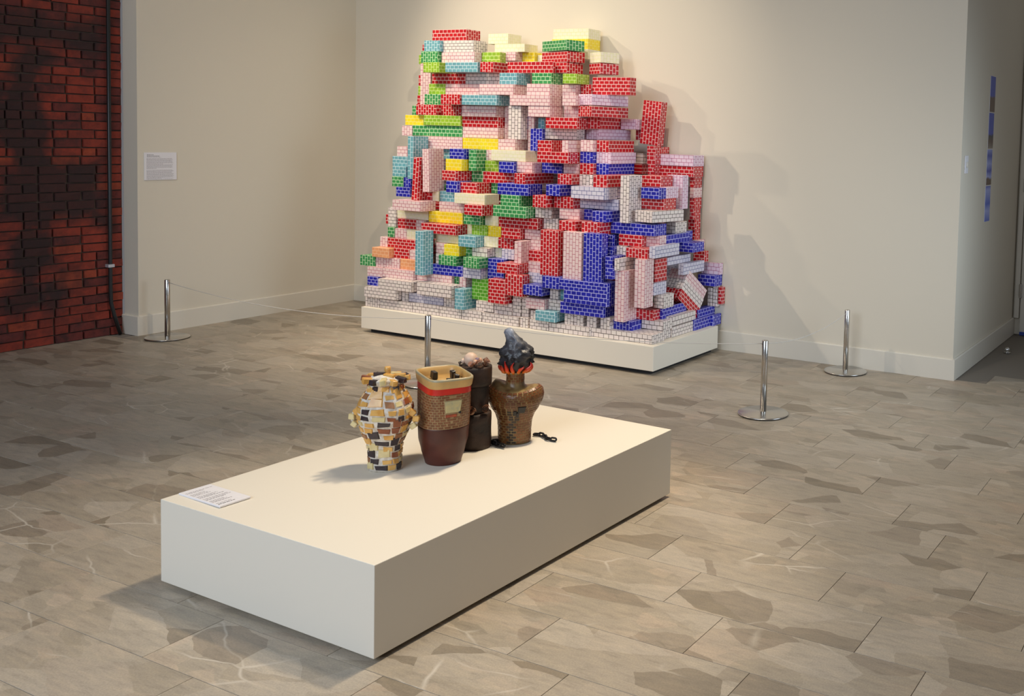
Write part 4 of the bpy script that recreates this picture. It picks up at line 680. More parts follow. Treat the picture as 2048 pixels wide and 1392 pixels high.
HIDDEN = [[1.27,1.59,-0.168,-0.012,0.196,0.272],[1.594,1.754,-0.168,-0.012,0.196,0.272],[1.758,2.078,-0.168,-0.012,0.196,0.272],[2.082,2.242,-0.168,-0.012,0.196,0.272],[2.246,2.406,-0.168,-0.012,0.196,0.272],[2.41,2.73,-0.168,-0.012,0.196,0.272],[2.734,3.054,-0.168,-0.012,0.196,0.272],[3.058,3.218,-0.168,-0.012,0.196,0.272],[3.222,3.542,-0.168,-0.012,0.196,0.272],[1.35,1.67,-0.328,-0.172,0.196,0.272],[1.674,1.834,-0.328,-0.172,0.196,0.272],[1.838,2.158,-0.328,-0.172,0.196,0.272],[2.162,2.322,-0.328,-0.172,0.196,0.272],[2.326,2.646,-0.328,-0.172,0.196,0.272],[2.65,2.81,-0.328,-0.172,0.196,0.272],[2.814,3.134,-0.328,-0.172,0.196,0.272],[3.138,3.298,-0.328,-0.172,0.196,0.272],[3.302,3.462,-0.328,-0.172,0.196,0.272],[3.466,3.626,-0.328,-0.172,0.196,0.272],[1.27,1.43,-0.488,-0.332,0.196,0.272],[1.434,1.594,-0.488,-0.332,0.196,0.272],[1.598,1.918,-0.488,-0.332,0.196,0.272],[1.922,2.082,-0.488,-0.332,0.196,0.272],[2.086,2.246,-0.488,-0.332,0.196,0.272],[2.25,2.57,-0.488,-0.332,0.196,0.272],[3.062,3.382,-0.488,-0.332,0.196,0.272],[3.386,3.546,-0.488,-0.332,0.196,0.272],[1.35,1.51,-0.648,-0.492,0.196,0.272],[1.678,1.838,-0.648,-0.492,0.196,0.272],[2.166,2.326,-0.648,-0.492,0.196,0.272],[1.24,1.4,-0.168,-0.012,0.274,0.35],[1.404,1.564,-0.168,-0.012,0.274,0.35],[1.568,1.728,-0.168,-0.012,0.274,0.35],[1.732,1.892,-0.168,-0.012,0.274,0.35],[1.896,2.056,-0.168,-0.012,0.274,0.35],[2.06,2.22,-0.168,-0.012,0.274,0.35],[2.224,2.384,-0.168,-0.012,0.274,0.35],[2.388,2.708,-0.168,-0.012,0.274,0.35],[2.712,2.872,-0.168,-0.012,0.274,0.35],[2.876,3.036,-0.168,-0.012,0.274,0.35],[3.204,3.364,-0.168,-0.012,0.274,0.35],[1.32,1.48,-0.328,-0.172,0.274,0.35],[1.484,1.644,-0.328,-0.172,0.274,0.35],[1.648,1.968,-0.328,-0.172,0.274,0.35],[1.972,2.292,-0.328,-0.172,0.274,0.35],[2.296,2.456,-0.328,-0.172,0.274,0.35],[2.46,2.62,-0.328,-0.172,0.274,0.35],[2.624,2.944,-0.328,-0.172,0.274,0.35],[1.24,1.56,-0.488,-0.332,0.274,0.35],[1.564,1.724,-0.488,-0.332,0.274,0.35],[1.892,2.212,-0.488,-0.332,0.274,0.35],[2.216,2.376,-0.488,-0.332,0.274,0.35],[2.38,2.7,-0.488,-0.332,0.274,0.35],[2.704,2.864,-0.488,-0.332,0.274,0.35],[2.868,3.188,-0.488,-0.332,0.274,0.35],[3.192,3.352,-0.488,-0.332,0.274,0.35],[2.132,2.292,-0.648,-0.492,0.274,0.35],[1.218,1.378,-0.168,-0.012,0.352,0.428],[1.382,1.542,-0.168,-0.012,0.352,0.428],[1.546,1.706,-0.168,-0.012,0.352,0.428],[1.71,2.03,-0.168,-0.012,0.352,0.428],[2.034,2.194,-0.168,-0.012,0.352,0.428],[2.198,2.518,-0.168,-0.012,0.352,0.428],[2.522,2.842,-0.168,-0.012,0.352,0.428],[3.01,3.17,-0.168,-0.012,0.352,0.428],[1.298,1.618,-0.328,-0.172,0.352,0.428],[1.622,1.782,-0.328,-0.172,0.352,0.428],[1.786,2.106,-0.328,-0.172,0.352,0.428],[2.11,2.27,-0.328,-0.172,0.352,0.428],[2.274,2.434,-0.328,-0.172,0.352,0.428],[2.438,2.758,-0.328,-0.172,0.352,0.428],[2.762,2.922,-0.328,-0.172,0.352,0.428],[2.926,3.246,-0.328,-0.172,0.352,0.428],[1.218,1.378,-0.488,-0.332,0.352,0.428],[1.382,1.542,-0.488,-0.332,0.352,0.428],[1.546,1.866,-0.488,-0.332,0.352,0.428],[1.87,2.19,-0.488,-0.332,0.352,0.428],[2.194,2.354,-0.488,-0.332,0.352,0.428],[2.358,2.518,-0.488,-0.332,0.352,0.428],[2.522,2.842,-0.488,-0.332,0.352,0.428],[2.846,3.166,-0.488,-0.332,0.352,0.428],[3.17,3.33,-0.488,-0.332,0.352,0.428],[1.298,1.618,-0.648,-0.492,0.352,0.428],[1.622,1.942,-0.648,-0.492,0.352,0.428],[2.27,2.43,-0.648,-0.492,0.352,0.428],[3.082,3.242,-0.648,-0.492,0.352,0.428],[2.194,2.354,-0.808,-0.652,0.352,0.428],[1.114,1.434,-0.168,-0.012,0.43,0.506],[1.438,1.758,-0.168,-0.012,0.43,0.506],[1.762,1.922,-0.168,-0.012,0.43,0.506],[1.926,2.246,-0.168,-0.012,0.43,0.506],[2.25,2.41,-0.168,-0.012,0.43,0.506],[2.414,2.734,-0.168,-0.012,0.43,0.506],[2.738,3.058,-0.168,-0.012,0.43,0.506],[3.062,3.222,-0.168,-0.012,0.43,0.506],[1.194,1.514,-0.328,-0.172,0.43,0.506],[1.518,1.838,-0.328,-0.172,0.43,0.506],[1.842,2.002,-0.328,-0.172,0.43,0.506],[2.006,2.326,-0.328,-0.172,0.43,0.506],[2.33,2.49,-0.328,-0.172,0.43,0.506],[2.494,2.654,-0.328,-0.172,0.43,0.506],[2.658,2.978,-0.328,-0.172,0.43,0.506],[2.982,3.302,-0.328,-0.172,0.43,0.506],[1.114,1.274,-0.488,-0.332,0.43,0.506],[1.278,1.598,-0.488,-0.332,0.43,0.506],[1.602,1.922,-0.488,-0.332,0.43,0.506],[1.926,2.246,-0.488,-0.332,0.43,0.506],[2.25,2.41,-0.488,-0.332,0.43,0.506],[2.414,2.734,-0.488,-0.332,0.43,0.506],[2.738,3.058,-0.488,-0.332,0.43,0.506],[3.062,3.382,-0.488,-0.332,0.43,0.506],[1.518,1.678,-0.648,-0.492,0.43,0.506],[1.682,2.002,-0.648,-0.492,0.43,0.506],[2.33,2.49,-0.648,-0.492,0.43,0.506],[2.494,2.654,-0.648,-0.492,0.43,0.506],[2.658,2.818,-0.648,-0.492,0.43,0.506],[3.146,3.306,-0.648,-0.492,0.43,0.506],[3.066,3.226,-0.808,-0.652,0.43,0.506],[1.114,1.274,-0.168,-0.012,0.508,0.584],[1.278,1.598,-0.168,-0.012,0.508,0.584],[1.93,2.09,-0.168,-0.012,0.508,0.584],[2.094,2.254,-0.168,-0.012,0.508,0.584],[2.258,2.418,-0.168,-0.012,0.508,0.584],[2.422,2.582,-0.168,-0.012,0.508,0.584],[2.586,2.906,-0.168,-0.012,0.508,0.584],[2.91,3.07,-0.168,-0.012,0.508,0.584],[3.074,3.394,-0.168,-0.012,0.508,0.584],[1.194,1.354,-0.328,-0.172,0.508,0.584],[1.358,1.518,-0.328,-0.172,0.508,0.584],[1.522,1.842,-0.328,-0.172,0.508,0.584],[1.846,2.006,-0.328,-0.172,0.508,0.584],[2.01,2.17,-0.328,-0.172,0.508,0.584],[2.174,2.494,-0.328,-0.172,0.508,0.584],[2.498,2.818,-0.328,-0.172,0.508,0.584],[2.822,2.982,-0.328,-0.172,0.508,0.584],[2.986,3.306,-0.328,-0.172,0.508,0.584],[1.114,1.434,-0.488,-0.332,0.508,0.584],[1.438,1.598,-0.488,-0.332,0.508,0.584],[1.602,1.762,-0.488,-0.332,0.508,0.584],[1.766,2.086,-0.488,-0.332,0.508,0.584],[2.09,2.25,-0.488,-0.332,0.508,0.584],[2.254,2.414,-0.488,-0.332,0.508,0.584],[2.418,2.578,-0.488,-0.332,0.508,0.584],[2.582,2.742,-0.488,-0.332,0.508,0.584],[2.746,3.066,-0.488,-0.332,0.508,0.584],[3.07,3.23,-0.488,-0.332,0.508,0.584],[2.33,2.65,-0.648,-0.492,0.508,0.584],[2.654,2.814,-0.648,-0.492,0.508,0.584],[1.114,1.274,-0.168,-0.012,0.586,0.662],[1.278,1.598,-0.168,-0.012,0.586,0.662],[1.926,2.246,-0.168,-0.012,0.586,0.662],[2.25,2.57,-0.168,-0.012,0.586,0.662],[2.574,2.734,-0.168,-0.012,0.586,0.662],[2.738,2.898,-0.168,-0.012,0.586,0.662],[2.902,3.222,-0.168,-0.012,0.586,0.662],[1.194,1.514,-0.328,-0.172,0.586,0.662],[1.518,1.838,-0.328,-0.172,0.586,0.662],[1.842,2.002,-0.328,-0.172,0.586,0.662],[2.006,2.166,-0.328,-0.172,0.586,0.662],[2.17,2.49,-0.328,-0.172,0.586,0.662],[2.494,2.654,-0.328,-0.172,0.586,0.662],[2.658,2.818,-0.328,-0.172,0.586,0.662],[2.822,3.142,-0.328,-0.172,0.586,0.662],[1.114,1.274,-0.488,-0.332,0.586,0.662],[1.278,1.598,-0.488,-0.332,0.586,0.662],[1.602,1.762,-0.488,-0.332,0.586,0.662],[1.766,2.086,-0.488,-0.332,0.586,0.662],[2.414,2.574,-0.488,-0.332,0.586,0.662],[2.578,2.738,-0.488,-0.332,0.586,0.662],[2.742,3.062,-0.488,-0.332,0.586,0.662],[3.066,3.386,-0.488,-0.332,0.586,0.662],[1.358,1.518,-0.648,-0.492,0.586,0.662],[2.822,3.142,-0.648,-0.492,0.586,0.662],[3.146,3.306,-0.648,-0.492,0.586,0.662],[2.906,3.066,-0.808,-0.652,0.586,0.662],[3.07,3.39,-0.808,-0.652,0.586,0.662],[1.269,1.589,-0.168,-0.012,0.664,0.74],[1.593,1.753,-0.168,-0.012,0.664,0.74],[1.757,2.077,-0.168,-0.012,0.664,0.74],[2.081,2.401,-0.168,-0.012,0.664,0.74],[2.405,2.565,-0.168,-0.012,0.664,0.74],[2.569,2.889,-0.168,-0.012,0.664,0.74],[2.893,3.053,-0.168,-0.012,0.664,0.74],[3.057,3.217,-0.168,-0.012,0.664,0.74],[3.221,3.381,-0.168,-0.012,0.664,0.74],[1.349,1.509,-0.328,-0.172,0.664,0.74],[1.513,1.673,-0.328,-0.172,0.664,0.74],[1.677,1.997,-0.328,-0.172,0.664,0.74],[2.001,2.161,-0.328,-0.172,0.664,0.74],[2.165,2.325,-0.328,-0.172,0.664,0.74],[2.329,2.489,-0.328,-0.172,0.664,0.74],[2.493,2.813,-0.328,-0.172,0.664,0.74],[2.817,2.977,-0.328,-0.172,0.664,0.74],[2.981,3.141,-0.328,-0.172,0.664,0.74],[1.597,1.917,-0.488,-0.332,0.664,0.74],[2.569,2.729,-0.488,-0.332,0.664,0.74],[2.733,2.893,-0.488,-0.332,0.664,0.74],[2.897,3.217,-0.488,-0.332,0.664,0.74],[2.809,2.969,-0.648,-0.492,0.664,0.74],[2.973,3.293,-0.648,-0.492,0.664,0.74],[2.901,3.221,-0.808,-0.652,0.664,0.74],[1.181,1.341,-0.168,-0.012,0.742,0.818],[1.345,1.665,-0.168,-0.012,0.742,0.818],[1.669,1.829,-0.168,-0.012,0.742,0.818],[1.833,2.153,-0.168,-0.012,0.742,0.818],[2.157,2.477,-0.168,-0.012,0.742,0.818],[2.481,2.801,-0.168,-0.012,0.742,0.818],[2.805,2.965,-0.168,-0.012,0.742,0.818],[2.969,3.289,-0.168,-0.012,0.742,0.818],[1.261,1.421,-0.328,-0.172,0.742,0.818],[1.425,1.585,-0.328,-0.172,0.742,0.818],[1.589,1.909,-0.328,-0.172,0.742,0.818],[1.913,2.073,-0.328,-0.172,0.742,0.818],[2.077,2.397,-0.328,-0.172,0.742,0.818],[2.401,2.561,-0.328,-0.172,0.742,0.818],[2.565,2.725,-0.328,-0.172,0.742,0.818],[2.729,3.049,-0.328,-0.172,0.742,0.818],[3.053,3.373,-0.328,-0.172,0.742,0.818],[2.801,2.961,-0.488,-0.332,0.742,0.818],[2.965,3.285,-0.488,-0.332,0.742,0.818],[2.893,3.213,-0.648,-0.492,0.742,0.818],[1.181,1.501,-0.168,-0.012,0.82,0.896],[1.505,1.825,-0.168,-0.012,0.82,0.896],[1.829,2.149,-0.168,-0.012,0.82,0.896],[2.153,2.313,-0.168,-0.012,0.82,0.896],[2.317,2.477,-0.168,-0.012,0.82,0.896],[2.481,2.641,-0.168,-0.012,0.82,0.896],[2.645,2.805,-0.168,-0.012,0.82,0.896],[2.809,3.129,-0.168,-0.012,0.82,0.896],[1.261,1.581,-0.328,-0.172,0.82,0.896],[1.585,1.745,-0.328,-0.172,0.82,0.896],[1.749,1.909,-0.328,-0.172,0.82,0.896],[1.913,2.073,-0.328,-0.172,0.82,0.896],[2.077,2.397,-0.328,-0.172,0.82,0.896],[2.401,2.561,-0.328,-0.172,0.82,0.896],[2.565,2.885,-0.328,-0.172,0.82,0.896],[2.889,3.209,-0.328,-0.172,0.82,0.896],[3.213,3.373,-0.328,-0.172,0.82,0.896],[1.505,1.665,-0.488,-0.332,0.82,0.896],[1.669,1.989,-0.488,-0.332,0.82,0.896],[2.481,2.641,-0.488,-0.332,0.82,0.896],[2.969,3.289,-0.488,-0.332,0.82,0.896],[1.181,1.501,-0.168,-0.012,0.898,0.974],[1.505,1.665,-0.168,-0.012,0.898,0.974],[1.669,1.829,-0.168,-0.012,0.898,0.974],[1.833,2.153,-0.168,-0.012,0.898,0.974],[2.157,2.317,-0.168,-0.012,0.898,0.974],[2.321,2.641,-0.168,-0.012,0.898,0.974],[2.645,2.805,-0.168,-0.012,0.898,0.974],[2.973,3.293,-0.168,-0.012,0.898,0.974],[1.261,1.421,-0.328,-0.172,0.898,0.974],[1.425,1.745,-0.328,-0.172,0.898,0.974],[1.749,1.909,-0.328,-0.172,0.898,0.974],[1.913,2.073,-0.328,-0.172,0.898,0.974],[2.077,2.237,-0.328,-0.172,0.898,0.974],[2.241,2.401,-0.328,-0.172,0.898,0.974],[2.405,2.725,-0.328,-0.172,0.898,0.974],[2.729,3.049,-0.328,-0.172,0.898,0.974],[3.053,3.373,-0.328,-0.172,0.898,0.974],[1.345,1.505,-0.488,-0.332,0.898,0.974],[1.509,1.829,-0.488,-0.332,0.898,0.974],[1.833,1.993,-0.488,-0.332,0.898,0.974],[1.997,2.157,-0.488,-0.332,0.898,0.974],[3.137,3.297,-0.488,-0.332,0.898,0.974],[1.181,1.341,-0.168,-0.012,0.976,1.052],[1.345,1.505,-0.168,-0.012,0.976,1.052],[1.509,1.669,-0.168,-0.012,0.976,1.052],[1.673,1.833,-0.168,-0.012,0.976,1.052],[1.837,2.157,-0.168,-0.012,0.976,1.052],[2.161,2.481,-0.168,-0.012,0.976,1.052],[2.485,2.805,-0.168,-0.012,0.976,1.052],[1.261,1.581,-0.328,-0.172,0.976,1.052],[1.585,1.745,-0.328,-0.172,0.976,1.052],[1.749,2.069,-0.328,-0.172,0.976,1.052],[2.073,2.393,-0.328,-0.172,0.976,1.052],[2.397,2.717,-0.328,-0.172,0.976,1.052],[2.721,2.881,-0.328,-0.172,0.976,1.052],[2.885,3.045,-0.328,-0.172,0.976,1.052],[3.049,3.369,-0.328,-0.172,0.976,1.052],[3.373,3.533,-0.328,-0.172,0.976,1.052],[1.181,1.501,-0.488,-0.332,0.976,1.052],[1.505,1.825,-0.488,-0.332,0.976,1.052],[1.829,2.149,-0.488,-0.332,0.976,1.052],[2.153,2.473,-0.488,-0.332,0.976,1.052],[2.077,2.237,-0.648,-0.492,0.976,1.052],[2.241,2.561,-0.648,-0.492,0.976,1.052],[1.262,1.582,-0.168,-0.012,1.054,1.13],[1.586,1.906,-0.168,-0.012,1.054,1.13],[1.91,2.07,-0.168,-0.012,1.054,1.13],[2.074,2.394,-0.168,-0.012,1.054,1.13],[2.398,2.558,-0.168,-0.012,1.054,1.13],[2.562,2.722,-0.168,-0.012,1.054,1.13],[2.726,2.886,-0.168,-0.012,1.054,1.13],[2.89,3.21,-0.168,-0.012,1.054,1.13],[1.342,1.502,-0.328,-0.172,1.054,1.13],[1.506,1.666,-0.328,-0.172,1.054,1.13],[1.67,1.83,-0.328,-0.172,1.054,1.13],[1.834,2.154,-0.328,-0.172,1.054,1.13],[2.158,2.318,-0.328,-0.172,1.054,1.13],[2.322,2.642,-0.328,-0.172,1.054,1.13],[2.646,2.806,-0.328,-0.172,1.054,1.13],[2.974,3.294,-0.328,-0.172,1.054,1.13],[3.298,3.458,-0.328,-0.172,1.054,1.13],[1.426,1.746,-0.488,-0.332,1.054,1.13],[1.75,1.91,-0.488,-0.332,1.054,1.13],[2.238,2.558,-0.488,-0.332,1.054,1.13],[2.562,2.722,-0.488,-0.332,1.054,1.13],[3.05,3.21,-0.488,-0.332,1.054,1.13],[3.214,3.374,-0.488,-0.332,1.054,1.13],[2.322,2.482,-0.648,-0.492,1.054,1.13],[1.242,1.562,-0.168,-0.012,1.132,1.208],[1.566,1.726,-0.168,-0.012,1.132,1.208],[1.73,1.89,-0.168,-0.012,1.132,1.208],[1.894,2.214,-0.168,-0.012,1.132,1.208],[2.218,2.378,-0.168,-0.012,1.132,1.208],[2.382,2.542,-0.168,-0.012,1.132,1.208],[2.546,2.866,-0.168,-0.012,1.132,1.208],[2.87,3.03,-0.168,-0.012,1.132,1.208],[3.034,3.194,-0.168,-0.012,1.132,1.208],[3.198,3.358,-0.168,-0.012,1.132,1.208],[3.362,3.522,-0.168,-0.012,1.132,1.208],[1.322,1.482,-0.328,-0.172,1.132,1.208],[1.486,1.806,-0.328,-0.172,1.132,1.208],[1.81,1.97,-0.328,-0.172,1.132,1.208],[1.974,2.134,-0.328,-0.172,1.132,1.208],[2.138,2.298,-0.328,-0.172,1.132,1.208],[2.302,2.622,-0.328,-0.172,1.132,1.208],[2.626,2.786,-0.328,-0.172,1.132,1.208],[2.79,3.11,-0.328,-0.172,1.132,1.208],[3.114,3.434,-0.328,-0.172,1.132,1.208],[1.566,1.886,-0.488,-0.332,1.132,1.208],[2.862,3.022,-0.488,-0.332,1.132,1.208],[3.026,3.186,-0.488,-0.332,1.132,1.208],[2.946,3.106,-0.648,-0.492,1.132,1.208],[3.11,3.27,-0.648,-0.492,1.132,1.208],[1.217,1.537,-0.168,-0.012,1.21,1.286],[1.541,1.701,-0.168,-0.012,1.21,1.286],[1.705,1.865,-0.168,-0.012,1.21,1.286],[1.869,2.189,-0.168,-0.012,1.21,1.286],[2.193,2.513,-0.168,-0.012,1.21,1.286],[2.517,2.837,-0.168,-0.012,1.21,1.286],[2.841,3.001,-0.168,-0.012,1.21,1.286],[1.297,1.617,-0.328,-0.172,1.21,1.286],[1.621,1.941,-0.328,-0.172,1.21,1.286],[1.945,2.265,-0.328,-0.172,1.21,1.286],[2.269,2.589,-0.328,-0.172,1.21,1.286],[2.593,2.913,-0.328,-0.172,1.21,1.286],[1.541,1.861,-0.488,-0.332,1.21,1.286],[1.217,1.537,-0.168,-0.012,1.288,1.364],[1.541,1.701,-0.168,-0.012,1.288,1.364],[1.705,2.025,-0.168,-0.012,1.288,1.364],[2.029,2.349,-0.168,-0.012,1.288,1.364],[2.353,2.673,-0.168,-0.012,1.288,1.364],[2.677,2.837,-0.168,-0.012,1.288,1.364],[2.841,3.161,-0.168,-0.012,1.288,1.364],[1.297,1.457,-0.328,-0.172,1.288,1.364],[1.461,1.781,-0.328,-0.172,1.288,1.364],[2.109,2.429,-0.328,-0.172,1.288,1.364],[2.433,2.593,-0.328,-0.172,1.288,1.364],[2.597,2.757,-0.328,-0.172,1.288,1.364],[1.381,1.541,-0.488,-0.332,1.288,1.364],[1.217,1.377,-0.168,-0.012,1.366,1.442],[1.381,1.541,-0.168,-0.012,1.366,1.442],[1.545,1.865,-0.168,-0.012,1.366,1.442],[2.357,2.517,-0.168,-0.012,1.366,1.442],[2.521,2.681,-0.168,-0.012,1.366,1.442],[2.685,2.845,-0.168,-0.012,1.366,1.442],[2.849,3.169,-0.168,-0.012,1.366,1.442],[1.297,1.457,-0.328,-0.172,1.366,1.442],[1.461,1.621,-0.328,-0.172,1.366,1.442],[2.273,2.433,-0.328,-0.172,1.366,1.442],[2.437,2.757,-0.328,-0.172,1.366,1.442],[2.525,2.685,-0.488,-0.332,1.366,1.442],[1.242,1.402,-0.168,-0.012,1.444,1.52],[1.406,1.726,-0.168,-0.012,1.444,1.52],[2.378,2.538,-0.168,-0.012,1.444,1.52],[2.542,2.702,-0.168,-0.012,1.444,1.52],[2.706,2.866,-0.168,-0.012,1.444,1.52],[1.322,1.642,-0.328,-0.172,1.444,1.52],[1.646,1.806,-0.328,-0.172,1.444,1.52],[1.81,2.13,-0.328,-0.172,1.444,1.52],[2.134,2.454,-0.328,-0.172,1.444,1.52],[2.458,2.618,-0.328,-0.172,1.444,1.52],[2.622,2.782,-0.328,-0.172,1.444,1.52],[1.244,1.564,-0.168,-0.012,1.522,1.598],[1.568,1.728,-0.168,-0.012,1.522,1.598],[1.732,2.052,-0.168,-0.012,1.522,1.598],[2.056,2.216,-0.168,-0.012,1.522,1.598],[2.22,2.54,-0.168,-0.012,1.522,1.598],[1.324,1.644,-0.328,-0.172,1.522,1.598],[1.648,1.808,-0.328,-0.172,1.522,1.598],[1.812,1.972,-0.328,-0.172,1.522,1.598],[1.976,2.296,-0.328,-0.172,1.522,1.598],[2.3,2.62,-0.328,-0.172,1.522,1.598],[1.185,1.345,-0.168,-0.012,1.6,1.676],[1.349,1.669,-0.168,-0.012,1.6,1.676],[1.673,1.833,-0.168,-0.012,1.6,1.676],[1.837,2.157,-0.168,-0.012,1.6,1.676],[2.161,2.481,-0.168,-0.012,1.6,1.676],[1.265,1.425,-0.328,-0.172,1.6,1.676],[1.429,1.589,-0.328,-0.172,1.6,1.676],[1.593,1.753,-0.328,-0.172,1.6,1.676],[1.757,2.077,-0.328,-0.172,1.6,1.676],[2.081,2.241,-0.328,-0.172,1.6,1.676],[2.245,2.565,-0.328,-0.172,1.6,1.676],[1.185,1.505,-0.168,-0.012,1.678,1.754],[1.509,1.829,-0.168,-0.012,1.678,1.754],[1.833,1.993,-0.168,-0.012,1.678,1.754],[1.997,2.157,-0.168,-0.012,1.678,1.754],[2.161,2.481,-0.168,-0.012,1.678,1.754],[2.485,2.645,-0.168,-0.012,1.678,1.754],[2.649,2.809,-0.168,-0.012,1.678,1.754],[1.753,2.073,-0.328,-0.172,1.678,1.754],[2.077,2.397,-0.328,-0.172,1.678,1.754],[2.401,2.721,-0.328,-0.172,1.678,1.754]]
# toy blocks ---------------------------------------------------------
AX = {'L': 'abc', 'E': 'bac', 'U': 'bca', 'N': 'cba', 'V': 'cab', 'B': 'acb'}
def block_mesh(dx, dy, dz, face, rng):
    bm = bmesh.new(); bm_box(bm, 0, dx, 0, dy, 0, dz, .0016, 1)
    uvl = bm.loops.layers.uv.new('uv'); ax = AX[face]; ext = (dx, dy, dz)
    for f in bm.faces:
        n = f.normal; an = max(range(3), key=lambda i: abs(n[i])); o2 = [i for i in range(3) if i != an]
        if ax[an] != 'a':
            ui = [i for i in o2 if ax[i] == 'a'][0]
        else:
            ui = [i for i in o2 if ax[i] == 'c'][0]
        vi = [i for i in o2 if i != ui][0]
        rows = max(1, round(ext[vi]/.0265)); off = rng.choice([0, .0413/2, .0413/4])
        for l in f.loops:
            c = l.vert.co
            u = c[ui]+off+.0413*4; v = c[vi]/ext[vi]*rows*.0265+.0265*(8+(an % 2))
            l[uvl].uv = (u, v)
    return bm_mesh('toy_block', bm)
rng = random.Random(2)
GRP = 'printed toy blocks heaped on the plinth'
for (x0, x1, y0, y1, z0, z1, c, face, rz, pr, rx, lab) in BLOCKS:
    me = block_mesh(x1-x0, y1-y0, z1-z0, face, rng); me.materials.append(MB[c])
    o = new_obj('toy_block', me)
    # pivot at the front right bottom corner
    R_ = Matrix.Rotation(math.radians(pr), 4, 'Y') @ Matrix.Rotation(math.radians(rz), 4, 'Z')
    P_ = Vector((x1, y0, z0))
    o.matrix_world = Matrix.Translation(P_) @ R_ @ Matrix.Translation((-(x1-x0), 0, 0))
    tag(o, lab, 'toy block', GRP)
for (px, py, pz, c, lab) in LEANING:
    me = block_mesh(.16, .29, .0775, 'E', rng); me.materials.append(MB[c]); o = new_obj('toy_block', me)
    o.matrix_world = Matrix.Translation((px, py, pz)) @ Matrix.Rotation(math.radians(-6), 4, 'Z') @ Matrix.Rotation(math.radians(-37), 4, 'X') @ Matrix.Translation((-.16, 0, -.0775))
    tag(o, lab, 'toy block', GRP)
hb = bmesh.new(); uvl = hb.loops.layers.uv.new('uv'); pk = list('RPKKPBRPGKV')
for (x0, x1, y0, y1, z0, z1) in HIDDEN:
    n0 = len(hb.faces); bm_box(hb, x0, x1, y0, y1, z0, z1); hb.faces.ensure_lookup_table(); mi = rng.randrange(len(pk))
    for f in hb.faces[n0:]:
        f.material_index = mi; an = max(range(3), key=lambda i: abs(f.normal[i])); u_, v_ = [i for i in range(3) if i != an]
        for l in f.loops: l[uvl].uv = (l.vert.co[u_]+1, l.vert.co[v_]+1)
me = bm_mesh('toy_block_core', hb)
for c in pk: me.materials.append(MB[c])
o = new_obj('toy_block_core', me); tag(o, 'toy blocks packed behind the front layer of the heap against the wall', 'toy blocks', kind='stuff')

# ================================================================== BARRIER POSTS
def make_post():
    t = empty('barrier_post')
    bm = bmesh.new()
    bm_lathe(bm, [(.145, .004), (.148, .007), (.147, .010), (.14, .0125), (.03, .015), (.022, .018)], 48)
    new_obj('base', bm_mesh('base', bm, True), M_steel, t)
    bm = bmesh.new(); bm_lathe(bm, [(.143, 0), (.146, .004)], 40); new_obj('rubber_ring', bm_mesh('rubber_ring', bm), M_rubber, t)
    bm = bmesh.new(); bm_lathe(bm, [(.0185, .016), (.0185, .427), (.0165, .43)], 24); new_obj('pole', bm_mesh('pole', bm, True), M_steel, t)
    bm = bmesh.new(); bm_box(bm, -.0195, .0195, -.003, .003, .404, .414, .001); new_obj('cord_slot', bm_mesh('cord_slot', bm), M_black, t)
    return t
def dup(root):
    r = root.copy(); COL.objects.link(r)
    for ch in list(root.children):
        c = ch.copy(); COL.objects.link(c); c.parent = r
    return r
PP = [(.245, -1.933), (2.745, -1.925), (4.822, -1.423), (4.848, -.17)]
PL = ['steel barrier post on a round base beside the white column', 'steel barrier post behind the vases in front of the plinth',
      'steel barrier post nearest the camera, right of the plinth', 'steel barrier post standing against the back wall baseboard']
p0 = make_post(); posts = []
for i, (x, y) in enumerate(PP):
    p = p0 if i == 0 else dup(p0)
    posts.append(p); p.location = (x, y, 0); p.rotation_euler[2] = [.0, .12, .8, 1.5][i]; tag(p, PL[i], 'barrier post', 'steel barrier posts')
for i in range(3):
    a = Vector((*PP[i], .409)); b = Vector((*PP[i+1], .409)); d_ = (b-a).normalized(); a = a+d_*.0195; b = b-d_*.0195
    sag = [.07, .045, .05][i]
    pts = [a.lerp(b, s/28)-Vector((0, 0, sag*4*(s/28)*(1-s/28))) for s in range(29)]
    o_ = posts[i]; inv_ = (Matrix.Translation(o_.location) @ Matrix.Rotation(o_.rotation_euler[2], 4, 'Z')).inverted()
    bm = bmesh.new(); bm_tube(bm, [inv_ @ p_ for p_ in pts], .0024, 6)
    c_ = new_obj('cord', bm_mesh('cord', bm, True), M_cord, o_); c_['label'] = 'thin pale cord running to the next post'

# ================================================================== VASE PLATFORM
PB = Matrix.Translation((5.0065, -4.481, 0)) @ Matrix.Rotation(-.024, 4, 'Z')
t = empty('display_platform'); t.matrix_world = PB; tag(t, 'large low cream platform in the foreground carrying four vases and a text card', 'platform')
BWd, BL_, BH = 1.0222, 1.6404, .3022
box_obj('platform_top', -BWd, 0, 0, BL_, .016, BH, M_plinth, t, .0025, 2)
box_obj('recessed_base', -BWd+.03, -.03, .03, BL_-.03, 0, .016, M_kick, t, .001)

